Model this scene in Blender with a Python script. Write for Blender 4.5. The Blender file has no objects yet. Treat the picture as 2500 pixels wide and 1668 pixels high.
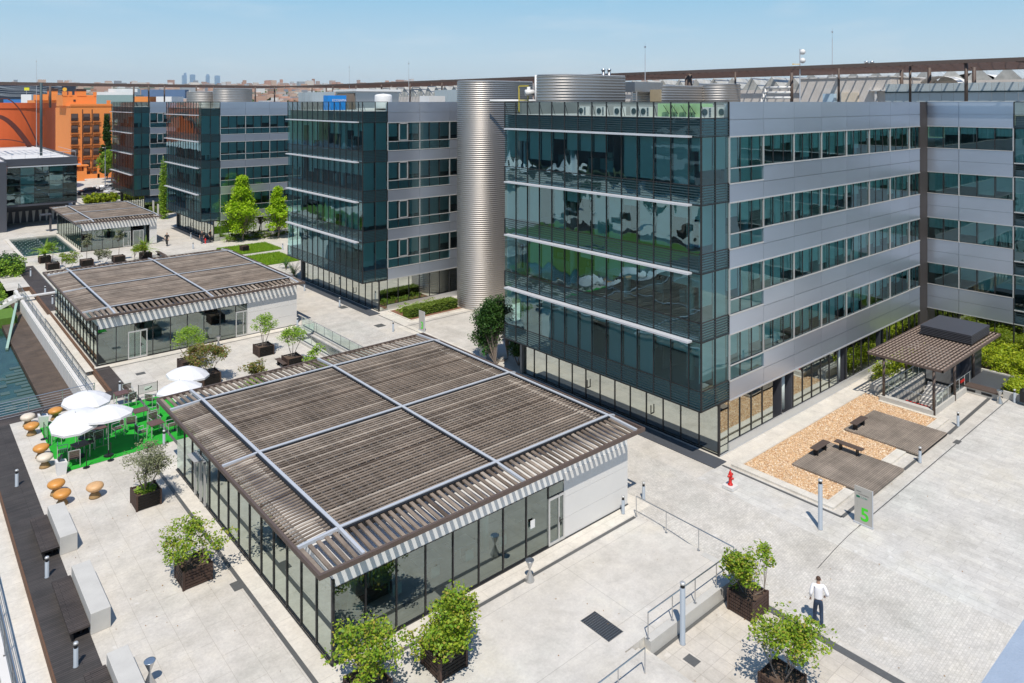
import bpy, math, random
from mathutils import Vector, Matrix
R = math.radians
# ---------------- camera, world, sun ----------------
sc = bpy.context.scene
CH = 19.5                                   # eye height above the plaza
TH = 49.31                                  # heading of the view, degrees from +X
cam_d = bpy.data.cameras.new('camera'); cam = bpy.data.objects.new('camera', cam_d)
sc.collection.objects.link(cam); sc.camera = cam
cam.location = (0, 0, CH); cam.rotation_euler = (R(90), 0, R(TH-90))
cam_d.sensor_width = 36; cam_d.lens = 1780/2500*36; cam_d.shift_y = -(834-249)/2500
cam_d.clip_start = 0.05; cam_d.clip_end = 60000
SUN_EL, SUN_AZ = 60, 231.1                  # azimuth of the sun, degrees CCW from +X
w = bpy.data.worlds.new('World'); sc.world = w; w.use_nodes = True
nt = w.node_tree; bg = nt.nodes['Background']
sky = nt.nodes.new('ShaderNodeTexSky'); sky.sky_type = 'NISHITA'; sky.sun_disc = False
sky.sun_elevation = R(SUN_EL); sky.sun_rotation = R(90-SUN_AZ) % (2*math.pi)
sky.altitude = 600; sky.air_density = 1.0; sky.dust_density = .6; sky.ozone_density = 2.2
# the physical sky is blended with a clean summer gradient measured by elevation, plus faint wisps low down
tn = nt.nodes.new('ShaderNodeMix'); tn.data_type = 'RGBA'; tn.blend_type = 'MIX'; tn.inputs[0].default_value = .8
nt.links.new(sky.outputs[0], tn.inputs[6]); tc = nt.nodes.new('ShaderNodeTexCoord'); sx = nt.nodes.new('ShaderNodeSeparateXYZ'); nt.links.new(tc.outputs['Generated'], sx.inputs[0])
cr = nt.nodes.new('ShaderNodeValToRGB'); nt.links.new(sx.outputs[2], cr.inputs[0]); el = cr.color_ramp.elements; el.new(.055); el.new(.14); el.new(.45)
for e_, (p_, c_) in zip(el, ((0, (.56, .66, .76)), (.055, (.50, .66, .78)), (.14, (.30, .575, .78)), (.45, (.13, .30, .60)), (1, (.08, .19, .46)))): e_.position = p_; e_.color = (*c_, 1)
mp = nt.nodes.new('ShaderNodeMapping'); mp.inputs['Scale'].default_value = (3, 3, 16); nt.links.new(tc.outputs['Generated'], mp.inputs[0])
nz_ = nt.nodes.new('ShaderNodeTexNoise'); nz_.inputs['Scale'].default_value = 2.2; nz_.inputs['Detail'].default_value = 7; nt.links.new(mp.outputs[0], nz_.inputs[0])
wr = nt.nodes.new('ShaderNodeMapRange'); wr.inputs[1].default_value = .52; wr.inputs[2].default_value = .9; wr.inputs[3].default_value = 0; wr.inputs[4].default_value = .45; nt.links.new(nz_.outputs[0], wr.inputs[0])
cl = nt.nodes.new('ShaderNodeMix'); cl.data_type = 'RGBA'; nt.links.new(wr.outputs[0], cl.inputs[0]); nt.links.new(cr.outputs[0], cl.inputs[6]); cl.inputs[7].default_value = (.72, .78, .83, 1)
vs_ = nt.nodes.new('ShaderNodeVectorMath'); vs_.operation = 'SCALE'; vs_.inputs['Scale'].default_value = 10.2; nt.links.new(cl.outputs[2], vs_.inputs[0]); nt.links.new(vs_.outputs[0], tn.inputs[7])
nt.links.new(tn.outputs[2], bg.inputs[0]); bg.inputs[1].default_value = 0.10
sd = bpy.data.lights.new('sun', 'SUN'); sd.energy = 4.4; sd.angle = R(0.53); sd.color = (1, .935, .84)
so = bpy.data.objects.new('sun', sd); sc.collection.objects.link(so)
dv = Vector((math.cos(R(SUN_AZ))*math.cos(R(SUN_EL)), math.sin(R(SUN_AZ))*math.cos(R(SUN_EL)), math.sin(R(SUN_EL))))
so.rotation_euler = dv.to_track_quat('Z', 'Y').to_euler(); so.location = (0, 0, 80)
sc.view_settings.view_transform = 'Standard'; sc.view_settings.look = 'None'
sc.view_settings.exposure = 0.10; sc.view_settings.gamma = 1
sc.cycles.max_bounces = 9; sc.cycles.transparent_max_bounces = 14
sc.cycles.glossy_bounces = 5; sc.cycles.diffuse_bounces = 4
sc.cycles.caustics_reflective = False; sc.cycles.caustics_refractive = False
sc.cycles.sample_clamp_indirect = 6

# ---------------- materials ----------------
def nmat(name):
    m = bpy.data.materials.new(name); m.use_nodes = True
    return m, m.node_tree.nodes, m.node_tree.links
def P(m, name, v):
    b = m.node_tree.nodes['Principled BSDF']
    if name in b.inputs: b.inputs[name].default_value = v
def mix(N, L, fac, a, b, mode='MIX'):
    n = N.new('ShaderNodeMix'); n.data_type = 'RGBA'; n.blend_type = mode
    for i, s in ((0, fac), (6, a), (7, b)):
        if hasattr(s, 'is_linked'): L.new(s, n.inputs[i])
        else: n.inputs[i].default_value = s if i == 0 else (*s[:3], 1)
    return n.outputs[2]
def ramp(N, L, src, stops):
    r = N.new('ShaderNodeValToRGB'); e = r.color_ramp.elements
    while len(e) < len(stops): e.new(.5)
    for k, (p, c) in enumerate(stops): e[k].position = p; e[k].color = (*c, 1)
    L.new(src, r.inputs[0]); return r.outputs[0]
def noise(N, L, scale, detail=4, vec=None, rough=.55):
    n = N.new('ShaderNodeTexNoise'); n.inputs['Scale'].default_value = scale
    n.inputs['Detail'].default_value = detail; n.inputs['Roughness'].default_value = rough
    if vec is not None: L.new(vec, n.inputs['Vector'])
    return n.outputs['Fac']
def obj_co(N): return N.new('ShaderNodeTexCoord').outputs['Object']
def geo_pos(N): return N.new('ShaderNodeNewGeometry').outputs['Position']
def bump(m, N, L, h, strength, dist=.02):
    b = N.new('ShaderNodeBump'); b.inputs['Strength'].default_value = strength; b.inputs['Distance'].default_value = dist
    L.new(h, b.inputs['Height']); L.new(b.outputs[0], N['Principled BSDF'].inputs['Normal'])
def plain(name, col, rough=.6, metal=0, var=.12, scale=3, bmp=0):
    m, N, L = nmat(name); pos = geo_pos(N)
    a = noise(N, L, scale, 5, pos)
    c = mix(N, L, a, [x*(1-var) for x in col], [min(1, x*(1+var)) for x in col])
    L.new(c, N['Principled BSDF'].inputs['Base Color'])
    P(m, 'Roughness', rough); P(m, 'Metallic', metal)
    if bmp: bump(m, N, L, noise(N, L, scale*12, 3, pos), bmp)
    return m
def vscale(N, L, vec, s, off=(0, 0, 0), rot=0):
    n = N.new('ShaderNodeMapping'); n.inputs['Scale'].default_value = s; n.inputs['Location'].default_value = off
    n.inputs['Rotation'].default_value = (0, 0, rot)
    L.new(vec, n.inputs['Vector']); return n.outputs[0]
def paving(name, c1, c2, bw, bh, mortar=.012, mcol=(.2, .19, .18), rot=0, stain=.25, off=.5, mfac=.6, rough=.75, speck=.12):
    """stone slabs: brick pattern in world metres, blotches, stains and speckle"""
    m, N, L = nmat(name); pos = geo_pos(N); v = vscale(N, L, pos, (1, 1, 1), rot=rot)
    b = N.new('ShaderNodeTexBrick'); b.offset = off
    L.new(v, b.inputs['Vector']); b.inputs['Scale'].default_value = 1
    b.inputs['Brick Width'].default_value = bw; b.inputs['Row Height'].default_value = bh
    b.inputs['Mortar Size'].default_value = mortar; b.inputs['Mortar Smooth'].default_value = .3
    b.inputs['Color1'].default_value = (*c1, 1); b.inputs['Color2'].default_value = (*c2, 1)
    b.inputs['Mortar'].default_value = (*[x*(1-mfac)+y*mfac for x, y in zip(c1, mcol)], 1)
    big = noise(N, L, .35, 6, pos, .65)
    st = ramp(N, L, big, [(.3, (1-stain, 1-stain*1.02, 1-stain*1.08)), (.55, (1, 1, 1)), (.8, (1.0, .97, .9))])
    c = mix(N, L, 1.0, b.outputs['Color'], st, 'MULTIPLY')
    md = ramp(N, L, noise(N, L, 1.3, 9, pos, .72), [(.30, (.84, .84, .835)), (.5, (.985, .985, .985)), (.68, (1.09, 1.09, 1.08))])
    c = mix(N, L, 1.0, c, md, 'MULTIPLY')
    hu = ramp(N, L, noise(N, L, .22, 5, pos, .6), [(.3, (1.03, 1.0, .93)), (.5, (1.02, 1.0, .965)), (.7, (.99, .995, .955))])
    c = mix(N, L, 1.0, c, hu, 'MULTIPLY')
    sp = noise(N, L, 9, 6, pos, .75)
    s2 = ramp(N, L, sp, [(.3, (1-speck,)*3), (.7, (1+speck*.3,)*3)])
    c = mix(N, L, 1.0, c, s2, 'MULTIPLY')
    d = noise(N, L, 1.7, 3, pos); wsp = ramp(N, L, d, [(.66, (0, 0, 0)), (.74, (.5, .5, .5))])
    c = mix(N, L, wsp, c, [min(1, x*1.14) for x in c1])
    L.new(c, N['Principled BSDF'].inputs['Base Color']); P(m, 'Roughness', rough); P(m, 'Specular IOR Level', .25)
    bump(m, N, L, sp, .15, .01)
    return m
def planks(name, c1, c2, w_, axis='x', rough=.7, gap=.12, length=2.6, stain=.3, gapcol=(.01, .009, .008)):
    """boards of width w_ whose seams run along the given axis"""
    m, N, L = nmat(name); pos = geo_pos(N)
    v = vscale(N, L, pos, (1, 1, 1), rot=0 if axis == 'x' else R(90))
    b = N.new('ShaderNodeTexBrick'); b.offset = .37; L.new(v, b.inputs['Vector'])
    b.inputs['Scale'].default_value = 1; b.inputs['Brick Width'].default_value = length; b.inputs['Row Height'].default_value = w_
    b.inputs['Mortar Size'].default_value = w_*gap*.5; b.inputs['Mortar Smooth'].default_value = .1
    b.inputs['Color1'].default_value = (*c1, 1); b.inputs['Color2'].default_value = (*c2, 1); b.inputs['Mortar'].default_value = (*gapcol, 1)
    n = noise(N, L, .8, 5, pos, .6); st = ramp(N, L, n, [(.3, (1-stain,)*3), (.7, (1+stain*.5,)*3)])
    c = mix(N, L, 1.0, b.outputs['Color'], st, 'MULTIPLY')
    L.new(c, N['Principled BSDF'].inputs['Base Color']); P(m, 'Roughness', rough); P(m, 'Specular IOR Level', .3)
    return m
def glass(name, tint, base=.16, ior=1.5, wav=.012, wscale=.55, gcol=(.9, .97, 1.0)):
    """thin pane: tinted see-through plus a slightly wavy mirror reflection"""
    m, N, L = nmat(name); N.remove(N['Principled BSDF']); out = N['Material Output']
    g = N.new('ShaderNodeNewGeometry')
    n1 = N.new('ShaderNodeTexNoise'); n1.inputs['Scale'].default_value = wscale; n1.inputs['Detail'].default_value = 1.5
    sc_ = vscale(N, L, g.outputs['Position'], (1, 1, .75)); 
    o = N.new('ShaderNodeObjectInfo'); cmb = N.new('ShaderNodeCombineXYZ')
    mt = N.new('ShaderNodeMath'); mt.operation = 'MULTIPLY'; mt.inputs[1].default_value = 9; L.new(o.outputs['Random'], mt.inputs[0])
    L.new(mt.outputs[0], cmb.inputs[2]); va = N.new('ShaderNodeVectorMath'); L.new(sc_, va.inputs[0]); L.new(cmb.outputs[0], va.inputs[1])
    L.new(va.outputs[0], n1.inputs['Vector'])
    bp = N.new('ShaderNodeBump'); bp.inputs['Strength'].default_value = 1; bp.inputs['Distance'].default_value = wav
    L.new(n1.outputs['Fac'], bp.inputs['Height'])
    fr = N.new('ShaderNodeFresnel'); fr.inputs['IOR'].default_value = ior
    mr = N.new('ShaderNodeMapRange'); mr.inputs['To Min'].default_value = base; mr.inputs['To Max'].default_value = 1
    L.new(fr.outputs[0], mr.inputs['Value'])
    tr = N.new('ShaderNodeBsdfTransparent'); tr.inputs[0].default_value = (*tint, 1)
    gl = N.new('ShaderNodeBsdfGlossy'); gl.inputs['Roughness'].default_value = 0.0; gl.inputs[0].default_value = (*gcol, 1)
    L.new(bp.outputs[0], gl.inputs['Normal'])
    ms = N.new('ShaderNodeMixShader'); L.new(mr.outputs[0], ms.inputs[0]); L.new(tr.outputs[0], ms.inputs[1]); L.new(gl.outputs[0], ms.inputs[2])
    L.new(ms.outputs[0], out.inputs[0])
    return m
def leafmat(name, cols, rough=.5, trans=.25):
    """per-leaf colour, a little light coming through"""
    m, N, L = nmat(name); g = N.new('ShaderNodeNewGeometry')
    c = ramp(N, L, g.outputs['Random Per Island'], [(i/max(1, len(cols)-1), c) for i, c in enumerate(cols)])
    L.new(c, N['Principled BSDF'].inputs['Base Color']); P(m, 'Roughness', rough); P(m, 'Specular IOR Level', .3)
    tl = N.new('ShaderNodeBsdfTranslucent'); L.new(c, tl.inputs[0])
    ms = N.new('ShaderNodeMixShader'); ms.inputs[0].default_value = trans
    L.new(N['Principled BSDF'].outputs[0], ms.inputs[1]); L.new(tl.outputs[0], ms.inputs[2]); L.new(ms.outputs[0], N['Material Output'].inputs[0])
    return m
def panelmetal(name, col, rough=.38, metal=.75):
    m, N, L = nmat(name); pos = geo_pos(N)
    n = noise(N, L, .5, 3, vscale(N, L, pos, (.5, .5, 1)))
    g = N.new('ShaderNodeNewGeometry')
    c = mix(N, L, n, [x*.9 for x in col], [x*1.07 for x in col])
    r = ramp(N, L, g.outputs['Random Per Island'], [(0, (.94,)*3), (1, (1.05,)*3)])
    c = mix(N, L, 1.0, c, r, 'MULTIPLY')
    L.new(c, N['Principled BSDF'].inputs['Base Color']); P(m, 'Metallic', metal); P(m, 'Roughness', rough)
    return m
M = {}
M['stone'] = paving('plaza stone slabs', (.60, .575, .54), (.585, .56, .525), 1.8, .9, .010, (.42, .39, .35), rot=R(90), stain=.2, mfac=.7, speck=.16)
M['stone_light'] = paving('pale stone border', (.68, .65, .60), (.65, .62, .57), 2.4, 1.2, .01, (.4, .38, .34), stain=.12)
M['concrete_floor'] = paving('smooth terrace slabs', (.60, .58, .55), (.585, .565, .535), 7.2, 3.6, .012, (.3, .29, .27), stain=.16, off=0)
M['cobble'] = paving('granite setts', (.625, .605, .575), (.54, .525, .50), .13, .105, .010, (.40, .385, .36), rot=0, stain=.22, speck=.2)
M['slab_grey'] = paving('long grey granite slabs', (.62, .61, .59), (.555, .545, .53), 1.15, .36, .010, (.36, .35, .34), stain=.18, rot=R(90), speck=.16)
M['tile'] = paving('square plaza tiles', (.60, .56, .51), (.555, .52, .475), .6, .6, .012, (.34, .31, .28), stain=.2, off=0)
M['asphalt'] = plain('asphalt', (.075, .073, .072), .85, 0, .25, 6)
M['channel'] = plain('drain channel steel', (.14, .14, .135), .5, .3, .2, 8)
M['soil'] = plain('planter soil', (.10, .065, .045), .95, 0, .5, 14, .5)
M['bark'] = plain('bark', (.22, .18, .15), .9, 0, .4, 20, .4)
M['deck'] = planks('dark timber deck', (.085, .07, .064), (.062, .052, .048), .105, 'x')
M['deck_y'] = planks('dark timber deck along', (.075, .066, .062), (.055, .05, .047), .105, 'x')
M['deck_sun'] = planks('weathered timber deck', (.30, .25, .205), (.245, .205, .168), .10, 'x', stain=.35)
M['deck_low'] = planks('brown lower deck', (.13, .095, .07), (.10, .075, .058), .12, 'x')
def slatmat(name, cols):
    m, N, L = nmat(name); g = N.new('ShaderNodeNewGeometry'); c = ramp(N, L, g.outputs['Random Per Island'], [(i/(len(cols)-1), c) for i, c in enumerate(cols)])
    st = ramp(N, L, noise(N, L, .7, 6, g.outputs['Position'], .7), [(.3, (.55,)*3), (.7, (1.35,)*3)])
    c = mix(N, L, 1.0, c, st, 'MULTIPLY'); L.new(c, N['Principled BSDF'].inputs['Base Color']); P(m, 'Roughness', .75); P(m, 'Specular IOR Level', .2); return m
M['slat'] = slatmat('weathered brown slats', [(.10, .074, .056), (.27, .215, .168), (.18, .14, .108), (.40, .335, .27), (.14, .105, .08)])
M['arc_shadow'] = plain('red brown arc shadow', (.13, .035, .025), .7)  # shadow brown for the arcs modelled before the drum
M['canopy_slat'] = plain('dark red brown slats', (.115, .068, .055), .7, 0, .3, 4)
M['purlin'] = plain('pale under batten', (.60, .53, .45), .7, 0, .3, 3)
M['slat_dark'] = plain('dark brown frame', (.105, .075, .062), .6, 0, .2, 5)
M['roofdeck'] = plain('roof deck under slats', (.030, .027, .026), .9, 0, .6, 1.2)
M['white_roof'] = plain('pale roof membrane', (.66, .65, .63), .6, 0, .06, 2)
M['beam'] = plain('galvanised beam', (.52, .54, .57), .5, .2, .08, 3)
M['white'] = plain('white panel', (.74, .735, .72), .55, 0, .04, 1)
M['white_wall'] = plain('pale concrete panel wall', (.66, .645, .62), .7, 0, .06, 1.2)
M['concrete'] = plain('bare concrete', (.50, .485, .45), .85, 0, .16, 1.6, .2)
M['corten'] = plain('corten edge', (.13, .068, .038), .85, 0, .35, 3)
M['steel'] = plain('brushed steel', (.55, .56, .57), .3, .9, .06, 5)
M['steel_warm'] = plain('corrugated steel', (.52, .485, .45), .52, .92, .07, .9)
M['alu'] = plain('aluminium frame', (.62, .62, .61), .4, .5, .05, 5)
M['pole'] = plain('grey blue painted post', (.28, .32, .365), .6, 0, .06, 4)
M['black'] = plain('black metal', (.018, .018, .02), .45, .3, .2, 5)
M['col_dark'] = plain('dark brown column', (.05, .043, .042), .6)
M['mull'] = plain('dark mullion', (.045, .045, .047), .4, .4, .15, 5)
M['backing'] = plain('teal grey backing', (.24, .33, .34), .7, 0, .15, 1)
M['louver'] = plain('dark teal louver blade', (.035, .065, .075), .5, 0, .1, 2)
M['clad'] = panelmetal('aluminium cladding', (.58, .64, .74), .30, .78)
M['dark_clad'] = panelmetal('dark grey cladding', (.10, .105, .125), .5, .5)
M['sunshade'] = plain('white sunshade blade', (.72, .73, .76), .4, .3, .04, 2)
M['glass_hi'] = glass('teal facade glass', (.50, .84, .86), .19, 1.5, .018, .7, (.66, .95, 1.0))
M['glass_side'] = glass('teal side glass', (.47, .84, .86), .15, 1.5, .010, .5, (.72, .97, 1.0))
M['glass_low'] = glass('ground floor glass', (.36, .50, .48), .66, 1.5, .006, .4, (.84, .91, .87))
M['glass_pav'] = glass('pavilion glass', (.42, .62, .60), .25, 1.5, .006, .4, (.80, .93, .90))
M['glass_pale'] = glass('pale reflective pavilion glass', (.42, .58, .54), .58, 1.5, .006, .4, (.80, .90, .85))
M['glass_clear'] = glass('clear railing glass', (.80, .93, .90), .04, 1.45, .003, .5)
M['floor_in'] = plain('interior floor', (.30, .29, .27), .6)
M['wall_in'] = plain('interior wall', (.17, .18, .18), .8, 0, .3, .8)
M['blind'] = plain('roller blind', (.74, .77, .72), .8, 0, .05, 2)
M['col_in'] = plain('interior column', (.55, .62, .6), .6)
M['roof_grey'] = plain('grey roof gravel', (.36, .35, .33), .9, 0, .15, 2)
M['green_turf'] = plain('artificial turf', (.012, .33, .02), .95, 0, .45, 1.6, .6)
M['canvas'] = plain('white parasol canvas', (.70, .70, .71), .8, 0, .02, 3)
M['orange'] = plain('orange stool shell', (.58, .26, .055), .45, 0, .25, 5)
M['tan'] = plain('tan stool shell', (.60, .36, .17), .5, 0, .2, 5)
M['cream'] = plain('cream stool shell', (.66, .58, .47), .5, 0, .12, 5)
M['stoolbase'] = plain('ochre stool base', (.30, .19, .08), .7, 0, .25, 5)
M['red'] = plain('red enamel', (.55, .02, .015), .35)
M['planter'] = planks('dark planter boards', (.085, .052, .04), (.065, .04, .032), .10, 'x', gap=.16)
M['brick_o'] = plain('orange render', (.80, .27, .065), .8, 0, .06, .5)
M['brick_d'] = plain('deep orange panel', (.72, .13, .03), .7, 0, .1, .3)
M['shutter'] = plain('dark brown shutter', (.05, .028, .022), .6)
M['hedge'] = leafmat('hedge leaves', [(.10, .17, .02), (.16, .24, .03), (.22, .28, .04)])
M['leaf_lime'] = leafmat('lime green leaves', [(.27, .48, .015), (.40, .60, .02), (.50, .66, .04)], trans=.4)
M['leaf_shrub'] = leafmat('potted shrub leaves', [(.10, .20, .012), (.17, .31, .02), (.25, .38, .025), (.38, .44, .04), (.13, .24, .015), (.42, .33, .06)], trans=.3)
M['leaf_mid'] = leafmat('fresh green leaves', [(.16, .30, .025), (.25, .41, .035), (.34, .47, .06)], trans=.3)
M['leaf_red'] = leafmat('photinia leaves', [(.12, .19, .03), (.18, .22, .04), (.27, .13, .05), (.2, .25, .06)])
M['leaf_olive'] = leafmat('olive leaves', [(.15, .17, .08), (.21, .23, .12), (.27, .28, .16)])
M['leaf_dark'] = leafmat('dark leaves', [(.025, .075, .015), (.045, .11, .02), (.07, .15, .03)])
M['leaf_yell'] = leafmat('yellow green leaves', [(.30, .42, .02), (.46, .50, .03), (.20, .34, .02)], trans=.35)
M['grass'] = leafmat('lawn blades', [(.16, .34, .015), (.24, .42, .02), (.33, .44, .04)], trans=.3)
M['turf_soil'] = plain('lawn ground', (.09, .18, .02), .95, 0, .3, 3)

# ---------------- mesh helpers ----------------
COL = sc.collection
class MB:
    def __init__(s): s.v = []; s.f = []
    def add(s, vs, fs):
        n = len(s.v); s.v += [tuple(p) for p in vs]; s.f += [tuple(i+n for i in f) for f in fs]; return s
    def box(s, x0, x1, y0, y1, z0, z1):
        return s.add([(x0,y0,z0),(x1,y0,z0),(x1,y1,z0),(x0,y1,z0),(x0,y0,z1),(x1,y0,z1),(x1,y1,z1),(x0,y1,z1)],
                     [(0,3,2,1),(4,5,6,7),(0,1,5,4),(1,2,6,5),(2,3,7,6),(3,0,4,7)])
    def quad(s, a, b, c, d): return s.add([a, b, c, d], [(0, 1, 2, 3)])
    def prism(s, pts, z0, z1):
        n = len(pts); v = [(x, y, z0) for x, y in pts]+[(x, y, z1) for x, y in pts]
        return s.add(v, [tuple(range(n))[::-1], tuple(range(n, 2*n))]+[(i, (i+1) % n, n+(i+1) % n, n+i) for i in range(n)])
    def tube(s, p0, p1, r0, r1=None, n=8, cap=True):
        r1 = r0 if r1 is None else r1; p0 = Vector(p0); p1 = Vector(p1); d = p1-p0
        if d.length < 1e-6: return s
        q = d.to_track_quat('Z', 'Y'); v = []
        for p, r in ((p0, r0), (p1, r1)):
            for i in range(n):
                a = 2*math.pi*i/n; v.append(p+q @ Vector((math.cos(a)*r, math.sin(a)*r, 0)))
        f = [(i, (i+1) % n, n+(i+1) % n, n+i) for i in range(n)]
        if cap: f += [tuple(range(n))[::-1], tuple(range(n, 2*n))]
        return s.add(v, f)
    def beam(s, p0, p1, w_, h):
        p0 = Vector(p0); p1 = Vector(p1); d = (p1-p0).normalized()
        sd_ = d.cross(Vector((0, 0, 1)))
        sd_ = Vector((1, 0, 0)) if sd_.length < 1e-4 else sd_.normalized()
        up = sd_.cross(d)
        v = [p+sd_*a*w_/2+up*b*h/2 for p in (p0, p1) for a, b in ((-1,-1),(1,-1),(1,1),(-1,1))]
        return s.add(v, [(0,3,2,1),(4,5,6,7),(0,1,5,4),(1,2,6,5),(2,3,7,6),(3,0,4,7)])
    def lathe(s, prof, n=16, c=(0, 0), sx=1, sy=1):
        v = []; f = []; k = len(prof)
        for r, z in prof:
            for i in range(n):
                a = 2*math.pi*i/n; v.append((c[0]+r*math.cos(a)*sx, c[1]+r*math.sin(a)*sy, z))
        for j in range(k-1):
            for i in range(n):
                a, b = j*n+i, j*n+(i+1) % n; f.append((a, b, b+n, a+n))
        f += [tuple(range(n))[::-1], tuple(range((k-1)*n, k*n))]
        return s.add(v, f)
    def build(s, name, mat, parent=None, smooth=False, local=False, mats=None, mi=None):
        me = bpy.data.meshes.new(name); me.from_pydata(s.v, [], s.f)
        if mats:
            for m_ in mats: me.materials.append(m_)
        else: me.materials.append(mat)
        if mi: me.polygons.foreach_set('material_index', mi)
        if smooth: me.polygons.foreach_set('use_smooth', [True]*len(me.polygons))
        me.update(); return place(me, name, parent, local)
def wloc(o):
    v = Vector((0, 0, 0))
    while o: v += Vector(o.location); o = o.parent
    return v
def place(me, name, parent=None, local=False, loc=None):
    o = bpy.data.objects.new(name, me); COL.objects.link(o)
    if parent:
        o.parent = parent
        if loc is not None: o.location = loc
        elif not local: o.location = -wloc(parent)
    elif loc is not None: o.location = loc
    return o
def tag(o, label, cat, group=None):
    o['label'] = label; o['category'] = cat
    if group: o['group'] = group
    return o
def thing(name, label, cat, loc=(0, 0, 0), rz=0, group=None):
    o = bpy.data.objects.new(name, None); COL.objects.link(o); o.empty_display_size = .2
    o.location = loc; o.rotation_euler = (0, 0, rz); return tag(o, label, cat, group)
def setting(o, kind='structure'): o['kind'] = kind; return o
def dup(root, loc, rz=None, label=None, scale=None):
    def cp(o, par):
        c = o.copy(); COL.objects.link(c); c.parent = par
        for ch in o.children: cp(ch, c)
        return c
    r = cp(root, None); r.location = loc
    if rz is not None: r.rotation_euler = (0, 0, rz)
    if label: r['label'] = label
    if scale: r.scale = scale
    return r
# ---------------- ground and water ----------------
def hz(x, y):
    """street and lower tile plaza drop half a metre towards the near right"""
    if x < 19.9 or (y >= 16.98 and x <= 26.9): return 0.0
    t = max(0, min(1, (22-y)/5.2)); t = t*t*(3-2*t)
    s = max(0, min(1, (33.4-x)/6.0)); s = s*s*(3-2*s)
    return -.5*t*s
def sheet(name, x0, x1, y0, y1, mat, dz=0.0, step=None, holes=(), kind='structure', xs=(), ys=()):
    slope = x1 > 19.9 and x0 < 33.5 and y0 < 22
    def cuts(a, b, extra, lo, hi):
        c = {a, b}
        for e in extra:
            if a < e < b: c.add(e)
        if slope:
            k = max(a, lo)
            while k < min(b, hi): c.add(round(k, 3)); k += .5
        return sorted(c)
    ex = [h[0] for h in holes]+[h[1] for h in holes]+list(xs); ey = [h[2] for h in holes]+[h[3] for h in holes]+list(ys)
    X = cuts(x0, x1, ex, 19.9, 33.5); Y = cuts(y0, y1, ey, -2, 22.5)
    b = MB(); idx = {}
    def vi(i, j):
        if (i, j) not in idx: idx[(i, j)] = len(b.v); b.v.append((X[i], Y[j], hz(X[i], Y[j])+dz))
        return idx[(i, j)]
    for i in range(len(X)-1):
        for j in range(len(Y)-1):
            cx, cy = (X[i]+X[i+1])/2, (Y[j]+Y[j+1])/2
            if any(h[0] < cx < h[1] and h[2] < cy < h[3] for h in holes): continue
            b.f.append((vi(i, j), vi(i+1, j), vi(i+1, j+1), vi(i, j+1)))
    o = b.build(name, mat); o['kind'] = kind
    return o
HOLES = [(-60, 4.35, -40, 45.5), (-60, 10.4, 54.9, 91), (10.4, 11.6, 54.9, 91), (-60, 9.5, 91, 135), (13.2, 18.9, 108.9, 124.3), (25.75, 27.25, 45.5, 59.4), (49.6, 56.2, 17.6, 20.0)]
sheet('ground', -60, 330, -40, 300, M['stone'], 0, holes=HOLES, xs=(19.88, 19.92, 26.9, 26.92), ys=(16.96, 17.0))
# far terrain: one sheet that reaches the horizon and rises to the city
b = MB(); rings = [0, 60, 150, 260, 350, 500, 800, 1300, 2000, 3200, 5000, 8000, 12000]; n = 72
def th_(r): return -4 if r < 60 else (-4+max(0, r-150)*.006 if r < 350 else min(-2.8+(r-350)*.0282, 128)+(0 if r < 5000 else 0))
for r in rings:
    for i in range(n):
        a = 2*math.pi*i/n; b.v.append((r*math.cos(a), r*math.sin(a), th_(r)+(math.sin(a*7)*.0012*r if 1000 < r < 9000 else 0)))
for j in range(len(rings)-1):
    for i in range(n): b.f.append((j*n+i, (j+1)*n+i, (j+1)*n+(i+1) % n, j*n+(i+1) % n))
mt_, N_, L_ = nmat('far terrain'); pos_ = geo_pos(N_); n1_ = noise(N_, L_, .004, 8, pos_, .7)
c_ = ramp(N_, L_, n1_, [(.35, (.03, .06, .02)), (.5, (.07, .09, .04)), (.62, (.24, .18, .13)), (.75, (.05, .08, .03))])
L_.new(c_, N_['Principled BSDF'].inputs['Base Color']); P(mt_, 'Roughness', .95)
setting(b.build('terrain', mt_))
# pavements laid on the ground
DZ = .004
setting(sheet('terrace_paving', 12.3, 26.9, 17.0, 22.45, M['concrete_floor'], DZ))
sheet('near_paving', 5.7, 19.88, -5, 16.9, M['concrete_floor'], DZ)
sheet('near_terrace', 12.3, 19.88, 16.9, 17.0, M['concrete_floor'], DZ*1.5)
sheet('tile_paving', 20.9, 26.25, -5, 16.7, M['tile'], DZ)
sheet('cobble_street', 26.92, 31.9, -10, 62, M['cobble'], DZ)
sheet('slab_paving', 31.9, 70, -20, 15.1, M['slab_grey'], DZ)
sheet('slab_walk', 31.9, 34.2, 15.1, 22.4, M['slab_grey'], DZ)
# light borders round the pavilions and the office blocks
def border(x0, x1, y0, y1, w_, name='stone_border'):
    b = MB()
    for a in ((x0-w_, x1+w_, y0-w_, y0), (x0-w_, x1+w_, y1, y1+w_), (x0-w_, x0, y0, y1), (x1, x1+w_, y0, y1)):
        b.add([(a[0], a[2], DZ*2), (a[1], a[2], DZ*2), (a[1], a[3], DZ*2), (a[0], a[3], DZ*2)], [(0, 1, 2, 3)])
    setting(b.build(name, M['stone_light']))
for yy, ye in ((23.1, 40.9), (60.6, 77.6)): border(11.7, 27.3, yy, ye, .75 if yy < 30 else .0 or .75)
b = MB()
for r_ in ((34.0, 64, 21.9, 22.9), (34.3, 41.6, 54.4, 59.3), (33.6, 34.7, 43, 54.4), (41.6, 60, 50.5, 54.4), (34.2, 34.9, 59.3, 76)):
    b.add([(r_[0], r_[2], DZ*3), (r_[1], r_[2], DZ*3), (r_[1], r_[3], DZ*3), (r_[0], r_[3], DZ*3)], [(0, 1, 2, 3)])
setting(b.build('building_walk', M['stone_light']))
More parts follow.
